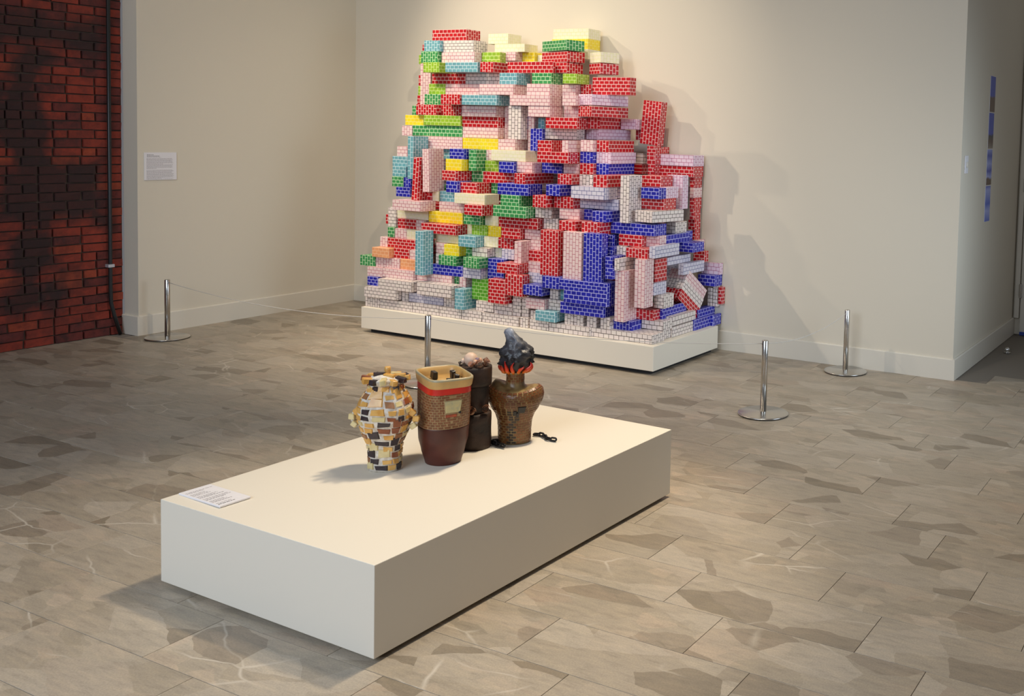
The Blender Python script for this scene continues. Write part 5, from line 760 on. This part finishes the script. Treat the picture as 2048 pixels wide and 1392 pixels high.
# text card on the platform
t = empty('text_card', (4.116, -4.350, BH+.0005)); t.rotation_euler = (0, -.012, -.06)
bm = bmesh.new(); bm_box(bm, -.117, .117, -.056, .056, .0, .006, .0008); new_obj('board', bm_mesh('board', bm), M_card, t)
tag(t, 'white text card lying flat on the left corner of the foreground platform', 'label')
def text_lines(parent, rows, along, z, mats, rngs):
    # rows: (pos, start, end) strips of tiny word dashes; along = 'y' or 'x'
    bm = bmesh.new(); bd = bmesh.new()
    for (pos, s, e, h, dark) in rows:
        q = s
        while q < e:
            wd = min(rngs.uniform(.004, .014), e-q)
            tb = bd if dark else bm
            if wd > .0015:
                if along == 'y': vs = [tb.verts.new(c) for c in ((pos-h, q, z), (pos+h, q, z), (pos+h, q+wd, z), (pos-h, q+wd, z))]
                else: vs = [tb.verts.new(c) for c in ((q, z, pos-h), (q+wd, z, pos-h), (q+wd, z, pos+h), (q, z, pos+h))]
                tb.faces.new(vs)
            q += wd+.0025
    for b_, m_ in ((bm, mats[0]), (bd, mats[1])):
        o = new_obj('printed_text', bm_mesh('printed_text', b_), m_, parent); o['kind'] = 'stuff'
rg = random.Random(4); rows = []
for i, x in enumerate([.098, .086, .066, .057, .048, .030, .021, .012, -.006, -.015, -.024, -.042, -.051, -.060, -.078, -.087]):
    rows.append((x, -.050, rg.uniform(.0, .048), .0014 if i not in (0, 2) else .002, i in (0, 5, 8)))
text_lines(t, rows, 'y', .0064, (M_ink, M_ink2), rg)

# text panel on the left wall
t = empty('wall_text_panel', (.001, -1.8185, 1.243)); tag(t, 'small white text panel mounted on the left wall near the column', 'label')
bm = bmesh.new(); bm_box(bm, 0, .006, -.1235, .1235, -.102, .102, .0008); new_obj('board', bm_mesh('board', bm), M_card, t)
tt = empty('lettering', (.0064, 0, 0), math.pi/2); tt.parent = t
rows = []
zz = .085
for i in range(27):
    if i in (15,): zz -= .0065; continue
    L0 = .105 if i < 3 else .108
    end = [-.055, -.01, .0][i] if i < 3 else (rg.uniform(.085, .1) if i not in (9, 14, 25) else rg.uniform(-.05, .03))
    rows.append((zz, -L0, end, .0017 if i < 2 else .0012, i < 2)); zz -= .0066 if i > 2 else .0095
bm = bmesh.new(); text_lines(tt, rows, 'x', 0.0, (M_ink, M_ink2), rg)

# light switch + photographs on the right-hand wall
t = empty('light_switch', (XW, .12, 1.45)); tag(t, 'small white switch plate on the wall just past the corner', 'light switch')
bm = bmesh.new(); bm_box(bm, .0005, .008, -.04, .04, -.06, .06, .002); new_obj('plate', bm_mesh('plate', bm), M_card, t)
bm = bmesh.new(); bm_box(bm, .008, .014, -.012, .012, -.02, .02, .002); new_obj('toggle', bm_mesh('toggle', bm), M_trim, t)
def photo_mat(name, stops, seed):
    mt = mat(name, (.05, .1, .5), .35)
    tc = N(mt, 'ShaderNodeTexCoord'); sp_ = N(mt, 'ShaderNodeSeparateXYZ'); LK(mt, tc.outputs['Object'], sp_.inputs[0])
    nn = N(mt, 'ShaderNodeTexNoise', Scale=14.0, Detail=5.0); LK(mt, tc.outputs['Object'], nn.inputs['Vector'])
    a = N(mt, 'ShaderNodeMath', operation='MULTIPLY_ADD'); LK(mt, sp_.outputs[2], a.inputs[0]); a.inputs[1].default_value = 3.7; a.inputs[2].default_value = .5
    b = N(mt, 'ShaderNodeMath', operation='MULTIPLY_ADD'); LK(mt, nn.outputs[0], b.inputs[0]); b.inputs[1].default_value = .12; LK(mt, a.outputs[0], b.inputs[2])
    c = N(mt, 'ShaderNodeMath', operation='SUBTRACT'); LK(mt, b.outputs[0], c.inputs[0]); c.inputs[1].default_value = .06
    r = ramp(mt, stops, c.outputs[0]); LK(mt, r.outputs[0], BS(mt).inputs['Base Color']); return mt
bl, bl2, wh, brn, dk = (.02, .05, .42), (.03, .09, .55), (.35, .4, .75), (.10, .045, .02), (.02, .015, .02)
PH = [([(0, brn), (.40, brn), (.46, bl), (1, bl)], 'topmost photograph in the wall column, deep blue sky over brown ground'),
      ([(0, (.3, .25, .2)), (.2, brn), (.36, dk), (.42, bl), (1, bl)], 'second photograph from the top, blue sky over dark shapes'),
      ([(0, brn), (.18, brn), (.24, wh), (.4, bl), (.6, wh), (.8, bl), (1, wh)], 'third photograph from the top, clouded blue sky over a brown strip'),
      ([(0, bl2), (.3, wh), (.5, bl2), (.85, wh), (1, bl)], 'lowest photograph in the wall column, blue sky with pale clouds')]
for i, (st_, lb) in enumerate(PH):
    zc = 2.09-.133-i*.2675
    t = empty('photograph', (XW+.0005, .81-.006*i, zc)); tag(t, lb, 'photograph', 'column of four sky photographs')
    bm = bmesh.new(); bm_box(bm, 0, .003, -.08, .08, -.132, .132, .0004); new_obj('mount', bm_mesh('mount', bm), M_card, t)
    bm = bmesh.new(); bm_box(bm, .003, .0036, -.078, .078, -.130, .130); new_obj('print', bm_mesh('print', bm), photo_mat('photo_print_%d' % i, st_, i), t)
# door stop on the passage floor
t = empty('door_stop', (5.68, 1.115, 0)); tag(t, 'small chrome dome door stop on the dark passage floor', 'door stop')
bm = bmesh.new(); bm_lathe(bm, [(.026, 0), (.026, .006), (.02, .008)], 20); new_obj('plate', bm_mesh('plate', bm, True), M_steel, t)
bm = bmesh.new(); bmesh.ops.create_uvsphere(bm, u_segments=16, v_segments=10, radius=.019)
for v in bm.verts: v.co.z += .024
new_obj('dome', bm_mesh('dome', bm, True), M_chrome, t)

# ================================================================== VASES
ZP = BH+.0003
def clay(name, c1_, c2_, scale=30, rough=.5, b=.4, bd=.003):
    mt = mat(name, c1_, rough)
    g = N(mt, 'ShaderNodeTexCoord'); n = N(mt, 'ShaderNodeTexNoise', Scale=float(scale), Detail=6.0); LK(mt, g.outputs['Object'], n.inputs['Vector'])
    r = ramp(mt, [(.35, c2_), (.62, c1_)], n.outputs[0]); LK(mt, r.outputs[0], BS(mt).inputs['Base Color']); bump(mt, n.outputs[0], b, bd); return mt
def loft_mesh(name, fn, us, n, cap0=True, cap1=True, smooth=True):
    # fn(theta, h) -> Vector
    bm = bmesh.new(); rings = []
    for h in us: rings.append([bm.verts.new(fn(2*math.pi*i/n, h)) for i in range(n)])
    for a, b in zip(rings, rings[1:]):
        for i in range(n): bm.faces.new((a[i], a[(i+1) % n], b[(i+1) % n], b[i]))
    if cap0: bm.faces.new(rings[0][::-1])
    if cap1: bm.faces.new(rings[-1])
    return bm_mesh(name, bm, smooth)
def pad(bm, fn, t0, t1, h0, h1, th, jit=0, rg=random):
    # small slab lying on the surface fn between angles t0..t1 and heights h0..h1
    tm, hm = (t0+t1)/2, (h0+h1)/2
    c = fn(tm, hm); ta = (fn(tm+.02, hm)-fn(tm-.02, hm)).normalized(); tb = (fn(tm, hm+.003)-fn(tm, hm-.003)).normalized(); nn = ta.cross(tb)
    base, top = [], []
    for (t_, h_) in ((t0, h0), (t1, h0), (t1, h1), (t0, h1)):
        p = fn(t_, h_) + ta*rg.uniform(-jit, jit) + tb*rg.uniform(-jit, jit)
        base.append(p-nn*th*.5)
        q = p+(c-p)*.13; top.append(q+nn*th*rg.uniform(.85, 1.15))
    vb = [bm.verts.new(p) for p in base]; vt = [bm.verts.new(p) for p in top]
    bm.faces.new(vt)
    for i in range(4): bm.faces.new((vb[i], vb[(i+1) % 4], vt[(i+1) % 4], vt[i]))
def interp(prof, h):
    if h <= prof[0][0]: return prof[0][1]
    for (a, ra), (b, rb) in zip(prof, prof[1:]):
        if h <= b:
            s = (h-a)/(b-a); s = s*s*(3-2*s)*.5+s*.5; return ra+(rb-ra)*s
    return prof[-1][1]
VIEW = Vector((.8990, .4380, 0)).normalized()   # screen-right direction on the floor
VA = math.atan2(VIEW.y, VIEW.x)

# --- 1: jar clad in brick shards
rg = random.Random(9)
t = empty('shard_jar', (4.385, -3.845, ZP), VA); tag(t, 'lidded jar clad in ochre, brown and black brick shards with white mortar', 'vase')
P1 = [(0, .056), (.06, .057), (.10, .062), (.15, .080), (.20, .095), (.24, .096), (.28, .080), (.31, .062), (.325, .055)]
def f1(th, h):
    r = interp(P1, h); c, s = math.cos(th), math.sin(th); e = 2/2.7
    return Vector((r*abs(c)**e*(1 if c >= 0 else -1), .86*r*abs(s)**e*(1 if s >= 0 else -1), h))
M_mort = clay('white_mortar', (.74, .69, .61), (.50, .43, .34), 60, .6, .6, .004)
new_obj('mortar_body', loft_mesh('mortar_body', f1, [i*.0125 for i in range(27)], 40), M_mort, t)
SH = [clay('ochre_glaze', (.72, .42, .12), (.60, .30, .06), 25, .3), clay('black_glaze', (.022, .014, .018), (.045, .03, .035), 25, .25), clay('terracotta_shard', (.30, .09, .03), (.20, .05, .02), 25, .4),
      clay('cream_glaze', (.72, .60, .32), (.60, .48, .22), 25, .3), clay('brown_shard', (.33, .15, .055), (.24, .09, .035), 25, .4), clay('grey_shard', (.10, .10, .11), (.06, .06, .07), 25, .5)]
hrow = .006; row = 0
while hrow < .315:
    hh = rg.uniform(.019, .027); per = 2*math.pi*interp(P1, hrow+.01); n = max(9, int(per/.042)); o_ = rg.random()*.6
    for i in range(n):
        t0 = o_+2*math.pi*i/n+.045+rg.uniform(-.03, .03); t1 = o_+2*math.pi*(i+1)/n-.045+rg.uniform(-.03, .03)
        a, b = hrow+rg.uniform(.0, .004), hrow+hh-rg.uniform(.001, .005)
        if rg.random() < .12: b += .012
        up = hrow/.32
        k = rg.choices(range(6), [1.6+6*up, 3.4-2.4*up, 1.2, 1.6, 1.3, .25 if hrow > .02 else 2])[0]
        bm = bmesh.new(); pad(bm, f1, t0, t1, a, b, .0045, .0032, rg)
        new_obj('shard', bm_mesh('shard', bm), SH[k], t)
    hrow += hh+.001; row += 1
def chunk(parent, c, size, rot, m_, name='shard', rg=rg):
    bm = bmesh.new(); sx, sy, sz = size; bm_box(bm, -sx/2, sx/2, -sy/2, sy/2, -sz/2, sz/2)
    for v in bm.verts: v.co += Vector([rg.uniform(-.08, .08)*s for s in size])
    bmesh.ops.bevel(bm, geom=list(bm.edges), offset=.0022, segments=1, affect='EDGES')
    o = new_obj(name, bm_mesh(name, bm), m_, parent, c, rot); return o
# rim of radiating bricks
bm = bmesh.new(); bm_lathe(bm, [(.05, .32), (.062, .335), (.066, .348), (.05, .352), (.046, .335)], 24, cap1=False); new_obj('rim', bm_mesh('rim', bm, True), M_mort, t)
for i in range(12):
    a = 2*math.pi*i/12+.2; k = [0, 1, 0, 3, 1, 0, 2, 0, 1, 3, 0, 1][i]
    chunk(t, (.068*math.cos(a), .062*math.sin(a), .342+rg.uniform(-.003, .006)), (.040, .021, .020), (rg.uniform(-.2, .2), rg.uniform(-.25, .1), a), SH[k])
for i in range(10):
    a = 2*math.pi*i/10; chunk(t, (.060*math.cos(a), .052*math.sin(a), .315), (.012, .026, .017), (0, 0, a), SH[[2, 3, 1, 0, 5][i % 5]])
for (x, y, k, a, z) in ((-.02, -.01, 1, .5, .361), (.022, -.02, 0, -.2, .358), (-.045, .0, 0, -.5, .355), (.05, .004, 0, .3, .356), (.03, .02, 3, 1, .357)):
    chunk(t, (x, y, z), (.042, .018, .018), (rg.uniform(-.2, .2), rg.uniform(-.3, .3), a), SH[k])
bm = bmesh.new(); bm_lathe(bm, [(.058, .345), (.05, .356), (.02, .362)], 24); new_obj('lid', bm_mesh('lid', bm, True), M_mort, t)
bm = bmesh.new(); bm_lathe(bm, [(.011, .358), (.0115, .386), (.0095, .388)], 14, (.004, .01)); new_obj('lid_knob', bm_mesh('lid_knob', bm, True), SH[0], t)
for sg in (-1, 1):
    h = new_obj('handle', None, None, t) if False else empty('handle'); h.parent = t; h.location = (sg*.104, -.005, .195)
    bm = bmesh.new(); bm_tube(bm, [(-sg*.018, 0, .028), (sg*.008, 0, .022), (sg*.018, 0, -.002), (sg*.008, 0, -.026), (-sg*.018, 0, -.03)], .009, 10)
    new_obj('handle_core', bm_mesh('handle_core', bm, True), M_mort, h)
    for k, (dx, dz, s_) in enumerate(((.0, .026, 0), (.016, .004, 0 if sg > 0 else 3), (.006, -.024, 3))):
        chunk(h, (sg*dx, -.004, dz), (.024, .024, .021), (0, sg*(.6-k*.6), rg.uniform(-.3, .3)), SH[s_])

# --- 2: square-mouthed brick pot
t = empty('square_mouthed_pot', (4.505, -3.665, ZP), math.radians(-29)); tag(t, 'tall pot with dark brown foot, brick-patterned walls, red band and square mouth', 'vase')
P2 = [(0, .067), (.01, .070), (.05, .082), (.10, .0935), (.14, .095), (.155, .0925)]
def f2(th, h, k=1.0):
    s = min(1, max(0, (h-.13)/.20)); e = 2/(2+3.2*s)
    if h <= .155: ra = rb = interp(P2, h)
    else:
        q = (h-.155)/.18; ra = .0925+(.112-.0925)*q; rb = .0925+(.079-.0925)*q
    c, sn = math.cos(th), math.sin(th)
    return Vector((k*ra*abs(c)**e*(1 if c >= 0 else -1), k*rb*abs(sn)**e*(1 if sn >= 0 else -1), h))
M_foot = clay('brown_clay', (.085, .018, .009), (.055, .011, .006), 12, .45, .15)
M_brickglaze = clay('brick_glaze', (.22, .078, .030), (.14, .05, .018), 40, .35)
M_joint = clay('pale_joint_glaze', (.36, .25, .12), (.26, .16, .07), 40, .4)
M_red = clay('red_band_glaze', (.62, .018, .010), (.50, .012, .008), 12, .3, .1)
M_ochre = clay('ochre_clay', (.60, .36, .12), (.48, .30, .11), 15, .4, .2)
M_rim = clay('grey_green_rim', (.34, .31, .21), (.46, .36, .19), 22, .35, .2)
new_obj('foot', loft_mesh('foot', f2, [0, .003]+[.012*i for i in range(1, 13)]+[.150], 48), M_foot, t)
new_obj('brick_wall', loft_mesh('brick_wall', f2, [.149+.0105*i for i in range(14)]+[.29], 64, False, False), M_joint, t)
bm = bmesh.new(); rg = random.Random(5)
for r in range(14):
    h0 = .150+r*.0100; n = 26
    for i in range(n):
        t0 = 2*math.pi*(i+(.5 if r % 2 else 0))/n
        pad(bm, f2, t0+.016, t0+2*math.pi/n-.016, h0+.0012, h0+.0090, .0012, .0004, rg)
o = new_obj('brick_relief', bm_mesh('brick_relief', bm), M_brickglaze, t); o['kind'] = 'stuff'
new_obj('red_band', loft_mesh('red_band', lambda a, h: f2(a, h, 1.018), [.286, .290, .300, .313, .316], 64, False, False), M_red, t)
# collar and mouth
prof = [(.310, 1.03), (.316, 1.06), (.340, 1.10), (.346, 1.10), (.349, 1.06), (.347, 1.01), (.33, .97), (.305, .94)]
bm = bmesh.new(); rings = []
for h, k in prof: rings.append([bm.verts.new(f2(2*math.pi*i/64, min(h, .335), k)+Vector((0, 0, h-min(h, .335)))) for i in range(64)])
for a, b in zip(rings, rings[1:]):
    for i in range(64): bm.faces.new((a[i], a[(i+1) % 64], b[(i+1) % 64], b[i]))
col_ = bm_mesh('collar', bm, True); col_.materials.append(M_ochre); col_.materials.append(M_rim)
for p in col_.polygons: p.material_index = 1 if (p.center.z > .342) else 0
new_obj('collar', col_, None, t)
new_obj('inner_floor', loft_mesh('inner_floor', lambda a, h: f2(a, h, .955), [.300, .316], 48), M_ochre, t)
for (x, y, sx, sz) in ((-.040, -.026, .044, .032), (.0, .034, .024, .034), (.066, .026, .026, .036), (.074, -.006, .010, .026)):
    chunk(t, (x, y, .316+sz/2), (sx, .018, sz), (0, 0, rg.uniform(-.2, .2)), M_black, 'chimney_block')
# posted sheet on the wall facing the camera side
def find_theta(fn, h, d):
    best = max(range(360), key=lambda a: fn(math.radians(a), h).normalized().dot(d)); return math.radians(best)
inv = Matrix.Rotation(math.radians(29), 3, 'Z')
tocam = (Vector((7.2565-4.505, -6.612+3.665, 0))).normalized(); sgn = inv @ (tocam*.93+VIEW*.36).normalized()
th0 = math.atan2(sgn.y, sgn.x)
hs = empty('posted_sheet'); hs.parent = t; hs['label'] = 'cream posted sheet with a red foot'
bm = bmesh.new(); pad(bm, f2, th0-.20, th0+.22, .192, .268, .0030, 0, rg); new_obj('sheet_edge', bm_mesh('sheet_edge', bm), M_joint, hs)
bm = bmesh.new(); pad(bm, f2, th0-.16, th0+.18, .212, .263, .0044, 0, rg); new_obj('sheet', bm_mesh('sheet', bm), clay('cream_sheet', (.55, .46, .22), (.42, .38, .22), 60, .4), hs)
bm = bmesh.new(); pad(bm, f2, th0-.16, th0+.10, .197, .208, .0044, 0, rg); new_obj('sheet_foot', bm_mesh('sheet_foot', bm), clay('rust_sheet', (.42, .07, .02), (.25, .05, .03), 60, .4), hs)
chunk(t, f2(th0+.15, .203)*1.045, (.010, .010, .009), (0, 0, th0), M_black, 'sheet_mark')

# --- 3: stacked bark logs with curls
t = empty('stacked_log_vase', (4.482, -3.468, ZP), VA); tag(t, 'dark bark-covered stacked log vessel with curled shavings and a pale ball on top', 'vase')
M_bark = clay('dark_bark', (.040, .019, .011), (.012, .007, .005), 18, .6, .9, .01)
M_curl = clay('wood_curl', (.75, .48, .32), (.60, .30, .18), 60, .45)
M_pale = clay('pale_clay', (.74, .55, .42), (.66, .46, .34), 30, .5)
def bark(name, prof, c=(0, 0), n=40):
    vs = bmesh.new(); rings = []
    for r, z in prof:
        ring = []
        for i in range(n):
            a = 2*math.pi*i/n; rr = r*(1+.05*noise.noise(Vector((math.cos(a)*3, math.sin(a)*3, z*6)))+.025*noise.noise(Vector((math.cos(a)*14, math.sin(a)*14, z*9))))
            ring.append(vs.verts.new((c[0]+rr*math.cos(a), c[1]+rr*math.sin(a), z)))
        rings.append(ring)
    for a, b in zip(rings, rings[1:]):
        for i in range(n): vs.faces.new((a[i], a[(i+1) % n], b[(i+1) % n], b[i]))
    vs.faces.new(rings[0][::-1]); vs.faces.new(rings[-1])
    return bm_mesh(name, vs, True)
def col_prof(r, z0, z1, k=8): return [(r*.97, z0)]+[(r, z0+(z1-z0)*i/k) for i in range(1, k)]+[(r*.99, z1-.002), (r*.90, z1)]
new_obj('log', bark('log', col_prof(.070, 0, .145)), M_bark, t)
new_obj('log', bark('log', col_prof(.058, .140, .262), (-.002, .004)), M_bark, t)
new_obj('log', bark('log', col_prof(.066, .258, .335), (.002, .002)), M_bark, t)
def curl(name, c, r, rz, h=.02):
    bm = bmesh.new(); pts = []
    for i in range(30):
        a = i/29*4.2*math.pi; rr = r*(1-.72*i/29); pts.append((rr*math.cos(a), rr*math.sin(a)))
    vs = [[bm.verts.new((x, y, z)) for (x, y) in pts] for z in (0, h)]
    for i in range(29): bm.faces.new((vs[0][i], vs[0][i+1], vs[1][i+1], vs[1][i]))
    bmesh.ops.solidify(bm, geom=list(bm.faces), thickness=.0018)
    return new_obj(name, bm_mesh(name, bm, True), M_curl, t, c, (1.15, 0, rz))
curl('wood_curl', (.010, -.066, .162), .019, -.1); curl('wood_curl', (.058, -.036, .164), .018, .3)
for i, (x, y, r) in enumerate(((.030, -.034, .020), (.048, -.006, .016), (.002, -.044, .013), (.034, .024, .014))):
    curl('wood_curl', (x, y, .345), r, [.15, .4, -.2, 2.2][i], .016)
bm = bmesh.new(); bmesh.ops.create_icosphere(bm, subdivisions=3, radius=.028)
for v in bm.verts: v.co *= 1+.05*noise.noise(v.co*40); 
for v in bm.verts: v.co += Vector((-.016, .004, .358))
new_obj('clay_ball', bm_mesh('clay_ball', bm, True), M_pale, t)
bm = bmesh.new(); bmesh.ops.create_icosphere(bm, subdivisions=2, radius=.011)
for v in bm.verts: v.co += Vector((-.044, -.004, .352))
new_obj('clay_bead', bm_mesh('clay_bead', bm, True), M_pale, t)
bm = bmesh.new(); bm_tube(bm, [(-.036, 0, .352), (-.06, -.01, .345), (-.05, -.02, .335)], .005, 8); new_obj('clay_stem', bm_mesh('clay_stem', bm, True), M_bark, t)
for i, (x, y, z) in enumerate(((.016, -.016, .362), (.024, -.004, .358), (.012, -.03, .356))):
    bm = bmesh.new(); bmesh.ops.create_icosphere(bm, subdivisions=2, radius=.009)
    for v in bm.verts: v.co = v.co*(1+.35*noise.noise(v.co*160))+Vector((x, y, z))
    new_obj('rosette', bm_mesh('rosette', bm, True), clay('lilac_rosette', (.34, .25, .30), (.20, .13, .17), 80, .5) if i == 0 else M_curl, t)

# --- 4: broad shouldered brick vase with smoke and flames
t = empty('smoking_brick_vase', (4.572, -3.322, ZP), VA); tag(t, 'broad-shouldered brick vase topped by painted flames and black smoke', 'vase')
P4 = [(0, .066), (.05, .067), (.09, .070), (.115, .078), (.15, .099), (.18, .114), (.205, .119), (.228, .114), (.243, .096)]
def f4(th, h):
    r = interp(P4, h); c, s = math.cos(th), math.sin(th); k = .92-.24*min(1, max(0, (h-.08)/.12)); q = min(1, max(0, (h-.13)/.11))
    return Vector((r*c, r*k*s, h-.024*q*q*s*s))
M_vb = clay('vase_brick_glaze', (.25, .088, .025), (.09, .03, .011), 10, .3, .3)
M_vj = clay('vase_joint_glaze', (.30, .20, .075), (.14, .075, .025), 30, .35)
M_soot = clay('soot_glaze', (.020, .012, .010), (.045, .025, .015), 30, .35)
bm = bmesh.new(); rings = []
hs_ = [i*.0125 for i in range(20)]
for h in hs_: rings.append([bm.verts.new(f4(2*math.pi*i/48, h)) for i in range(48)])
for (sx, sy, z) in ((.084, .056, .2495), (.066, .048, .248), (.050, .042, .242), (.0385, .0385, .238), (.0355, .0355, .262), (.0365, .0365, .286), (.041, .041, .289), (.041, .041, .294), (.034, .034, .294), (.033, .033, .27)):
    rings.append([])
    for i in range(48):
        a = 2*math.pi*i/48; rr = z-(.008*math.cos(a) if sx > .045 and z < .26 else 0)-(.024*math.sin(a)**2*min(1, max(0, (sx-.036)/.03)) if z < .26 else 0)
        rings[-1].append(bm.verts.new((sx*math.cos(a), sy*math.sin(a), rr)))
for a, b in zip(rings, rings[1:]):
    for i in range(48): bm.faces.new((a[i], a[(i+1) % 48], b[(i+1) % 48], b[i]))
bm.faces.new(rings[0][::-1]); bm.faces.new(rings[-1])
new_obj('vase_body', bm_mesh('vase_body', bm, True), M_vj, t)
rg = random.Random(8); bm = bmesh.new(); sb = bmesh.new()
for r in range(22):
    h0 = .004+r*.0108; n = max(20, int(2*math.pi*interp(P4, h0)/.022))
    for i in range(n):
        t0 = 2*math.pi*(i+(.5 if r % 2 else 0))/n; tm = (t0+math.pi/n) % (2*math.pi)
        d = tm-4.86+(.13-h0)*1.2      # soot run below the openings
        tgt = sb if (abs(d) < .24 and h0 < .135 and rg.random() < .93) else bm
        pad(tgt, f4, t0+.02, t0+2*math.pi/n-.02, h0+.001, h0+.0096, .0013, .0006, rg)
for r in range(4):
    for i in range(12):
        t0 = 2*math.pi*(i+.5*(r % 2))/12; fn_ = lambda a, h: Vector((.0362*math.cos(a), .0362*math.sin(a), h))
        pad(bm, fn_, t0+.04, t0+.48, .242+r*.011, .2515+r*.011, .0012, .0004, rg)
o = new_obj('brick_relief', bm_mesh('brick_relief', bm), M_vb, t); o['kind'] = 'stuff'
o = new_obj('sooty_brick_relief', bm_mesh('sooty_brick_relief', sb), M_soot, t); o['kind'] = 'stuff'; o['label'] = 'soot-stained bricks below the openings'
for (a0, a1, h0, h1) in ((5.00, 5.34, .136, .166), (4.84, 4.97, .128, .148), (4.97, 5.10, .122, .140)):
    bm = bmesh.new(); pad(bm, f4, a0, a1, h0, h1, .0060, 0, rg); new_obj('opening', bm_mesh('opening', bm), M_black, t)
M_smoke = mat('smoke_glaze', (.03, .03, .035), .38)
tc = N(M_smoke, 'ShaderNodeTexCoord'); sx_ = N(M_smoke, 'ShaderNodeSeparateXYZ'); LK(M_smoke, tc.outputs['Object'], sx_.inputs[0])
nn = N(M_smoke, 'ShaderNodeTexNoise', Scale=34.0, Detail=6.0); LK(M_smoke, tc.outputs['Object'], nn.inputs['Vector'])
ma = N(M_smoke, 'ShaderNodeMath', operation='MULTIPLY_ADD'); LK(M_smoke, sx_.outputs[2], ma.inputs[0]); ma.inputs[1].default_value = 5.0; ma.inputs[2].default_value = -1.86
mb = N(M_smoke, 'ShaderNodeMath', operation='MULTIPLY_ADD'); LK(M_smoke, nn.outputs[0], mb.inputs[0]); mb.inputs[1].default_value = .75; LK(M_smoke, ma.outputs[0], mb.inputs[2])
rr_ = ramp(M_smoke, [(.25, (.014, .013, .014)), (.55, (.06, .06, .07)), (.8, (.16, .17, .20)), (1, (.34, .36, .42))], mb.outputs[0]); LK(M_smoke, rr_.outputs[0], BS(M_smoke).inputs['Base Color']); bump(M_smoke, nn.outputs[0], .8, .006)
SP = [(.288, .034, 0), (.300, .050, .0), (.325, .064, .002), (.355, .067, .006), (.385, .062, .010), (.41, .044, .002), (.43, .034, -.008), (.445, .026, -.018), (.455, .022, -.026), (.468, .016, -.028), (.474, .005, -.027)]
bm = bmesh.new(); rings = []
zs = [.288+i*.0062 for i in range(31)]
for z in zs:
    r = interp([(a, b) for a, b, c in SP], z); ox = interp([(a, c) for a, b, c in SP], z); ring = []
    for i in range(40):
        a = 2*math.pi*i/40; p = Vector((math.cos(a), math.sin(a), 0)); q = Vector((p.x*r, p.y*r, z))
        k = 1+.24*noise.noise(q*30+Vector((5, 1, 2)))+.20*noise.noise(q*75)+.10*noise.noise(q*160)
        ring.append(bm.verts.new((ox+p.x*r*k, p.y*r*k*.8, z+.004*noise.noise(q*60))))
    rings.append(ring)
for a, b in zip(rings, rings[1:]):
    for i in range(40): bm.faces.new((a[i], a[(i+1) % 40], b[(i+1) % 40], b[i]))
bm.faces.new(rings[0][::-1]); bm.faces.new(rings[-1])
new_obj('smoke_plume', bm_mesh('smoke_plume', bm, True), M_smoke, t)
M_fl = mat('flame_glaze', (.8, .1, .02), .3)
tc = N(M_fl, 'ShaderNodeTexCoord'); sx_ = N(M_fl, 'ShaderNodeSeparateXYZ'); LK(M_fl, tc.outputs['Object'], sx_.inputs[0])
ma = N(M_fl, 'ShaderNodeMath', operation='MULTIPLY_ADD'); LK(M_fl, sx_.outputs[2], ma.inputs[0]); ma.inputs[1].default_value = 22; ma.inputs[2].default_value = -6.4
rr_ = ramp(M_fl, [(0, (.80, .22, .03)), (.35, (.75, .06, .015)), (.9, (.42, .012, .008))], ma.outputs[0]); LK(M_fl, rr_.outputs[0], BS(M_fl).inputs['Base Color'])
rg = random.Random(3)
for i in range(12):
    a = 2*math.pi*i/12+rg.uniform(-.1, .1); hgt = rg.uniform(.034, .058); pts = []; rad = []
    for s in range(7):
        q = s/6; z = .291+hgt*q; r = interp([(u, b) for u, b, c in SP], z)*(.99)+.004; ox = interp([(u, c) for u, b, c in SP], z)
        k = 1+.10*math.sin(q*5+i); aa = a+.10*math.sin(q*4+i)
        pts.append((ox+r*k*math.cos(aa), r*k*.82*math.sin(aa), z)); rad.append(max(.0006, (.0120)*(1-q)**.8*(.55+1.4*q if q < .35 else 1.04)))
    bm = bmesh.new(); bm_tube(bm, pts, rad, 8); new_obj('flame', bm_mesh('flame', bm, True), M_fl, t)

# chains at the foot of the smoking vase
M_iron = mat('black_iron', (.012, .011, .012), .35, .3)
def link_mesh(L_=.034, W_=.020, r=.0040):
    pts = []
    for i in range(20):
        a = 2*math.pi*i/20; x = math.cos(a)*(W_/2-r); y = math.sin(a)*(W_/2-r)
        pts.append((x+(L_-W_)/2*(1 if math.cos(a) > 0 else -1), y, 0))
    bm = bmesh.new(); bm_tube(bm, pts, r, 8, closed=True); return bm_mesh('link', bm, True)
LM = link_mesh(); LM.materials.append(M_iron)
def chain(pts, label, zz):
    t = empty('chain', (pts[0][0], pts[0][1], ZP)); tag(t, label, 'chain', 'black iron chains at the vase foot')
    for i, (a, b) in enumerate(zip(pts, pts[1:])):
        c = ((a[0]+b[0])/2-pts[0][0], (a[1]+b[1])/2-pts[0][1], zz[i % len(zz)])
        new_obj('link', LM, None, t, c, (1.15 if i % 2 else .28, 0, math.atan2(b[1]-a[1], b[0]-a[0])))
chain([(4.602, -3.232), (4.624, -3.224), (4.646, -3.226), (4.664, -3.236), (4.680, -3.250), (4.706, -3.254), (4.734, -3.252)], 'black iron chain lying right of the smoking vase', [.0085, .0105])
chain([(4.552, -3.400), (4.536, -3.392), (4.529, -3.404), (4.544, -3.417), (4.564, -3.426), (4.588, -3.430), (4.611, -3.432)], 'black iron chain coiled at the left foot of the smoking vase', [.0085, .0125])
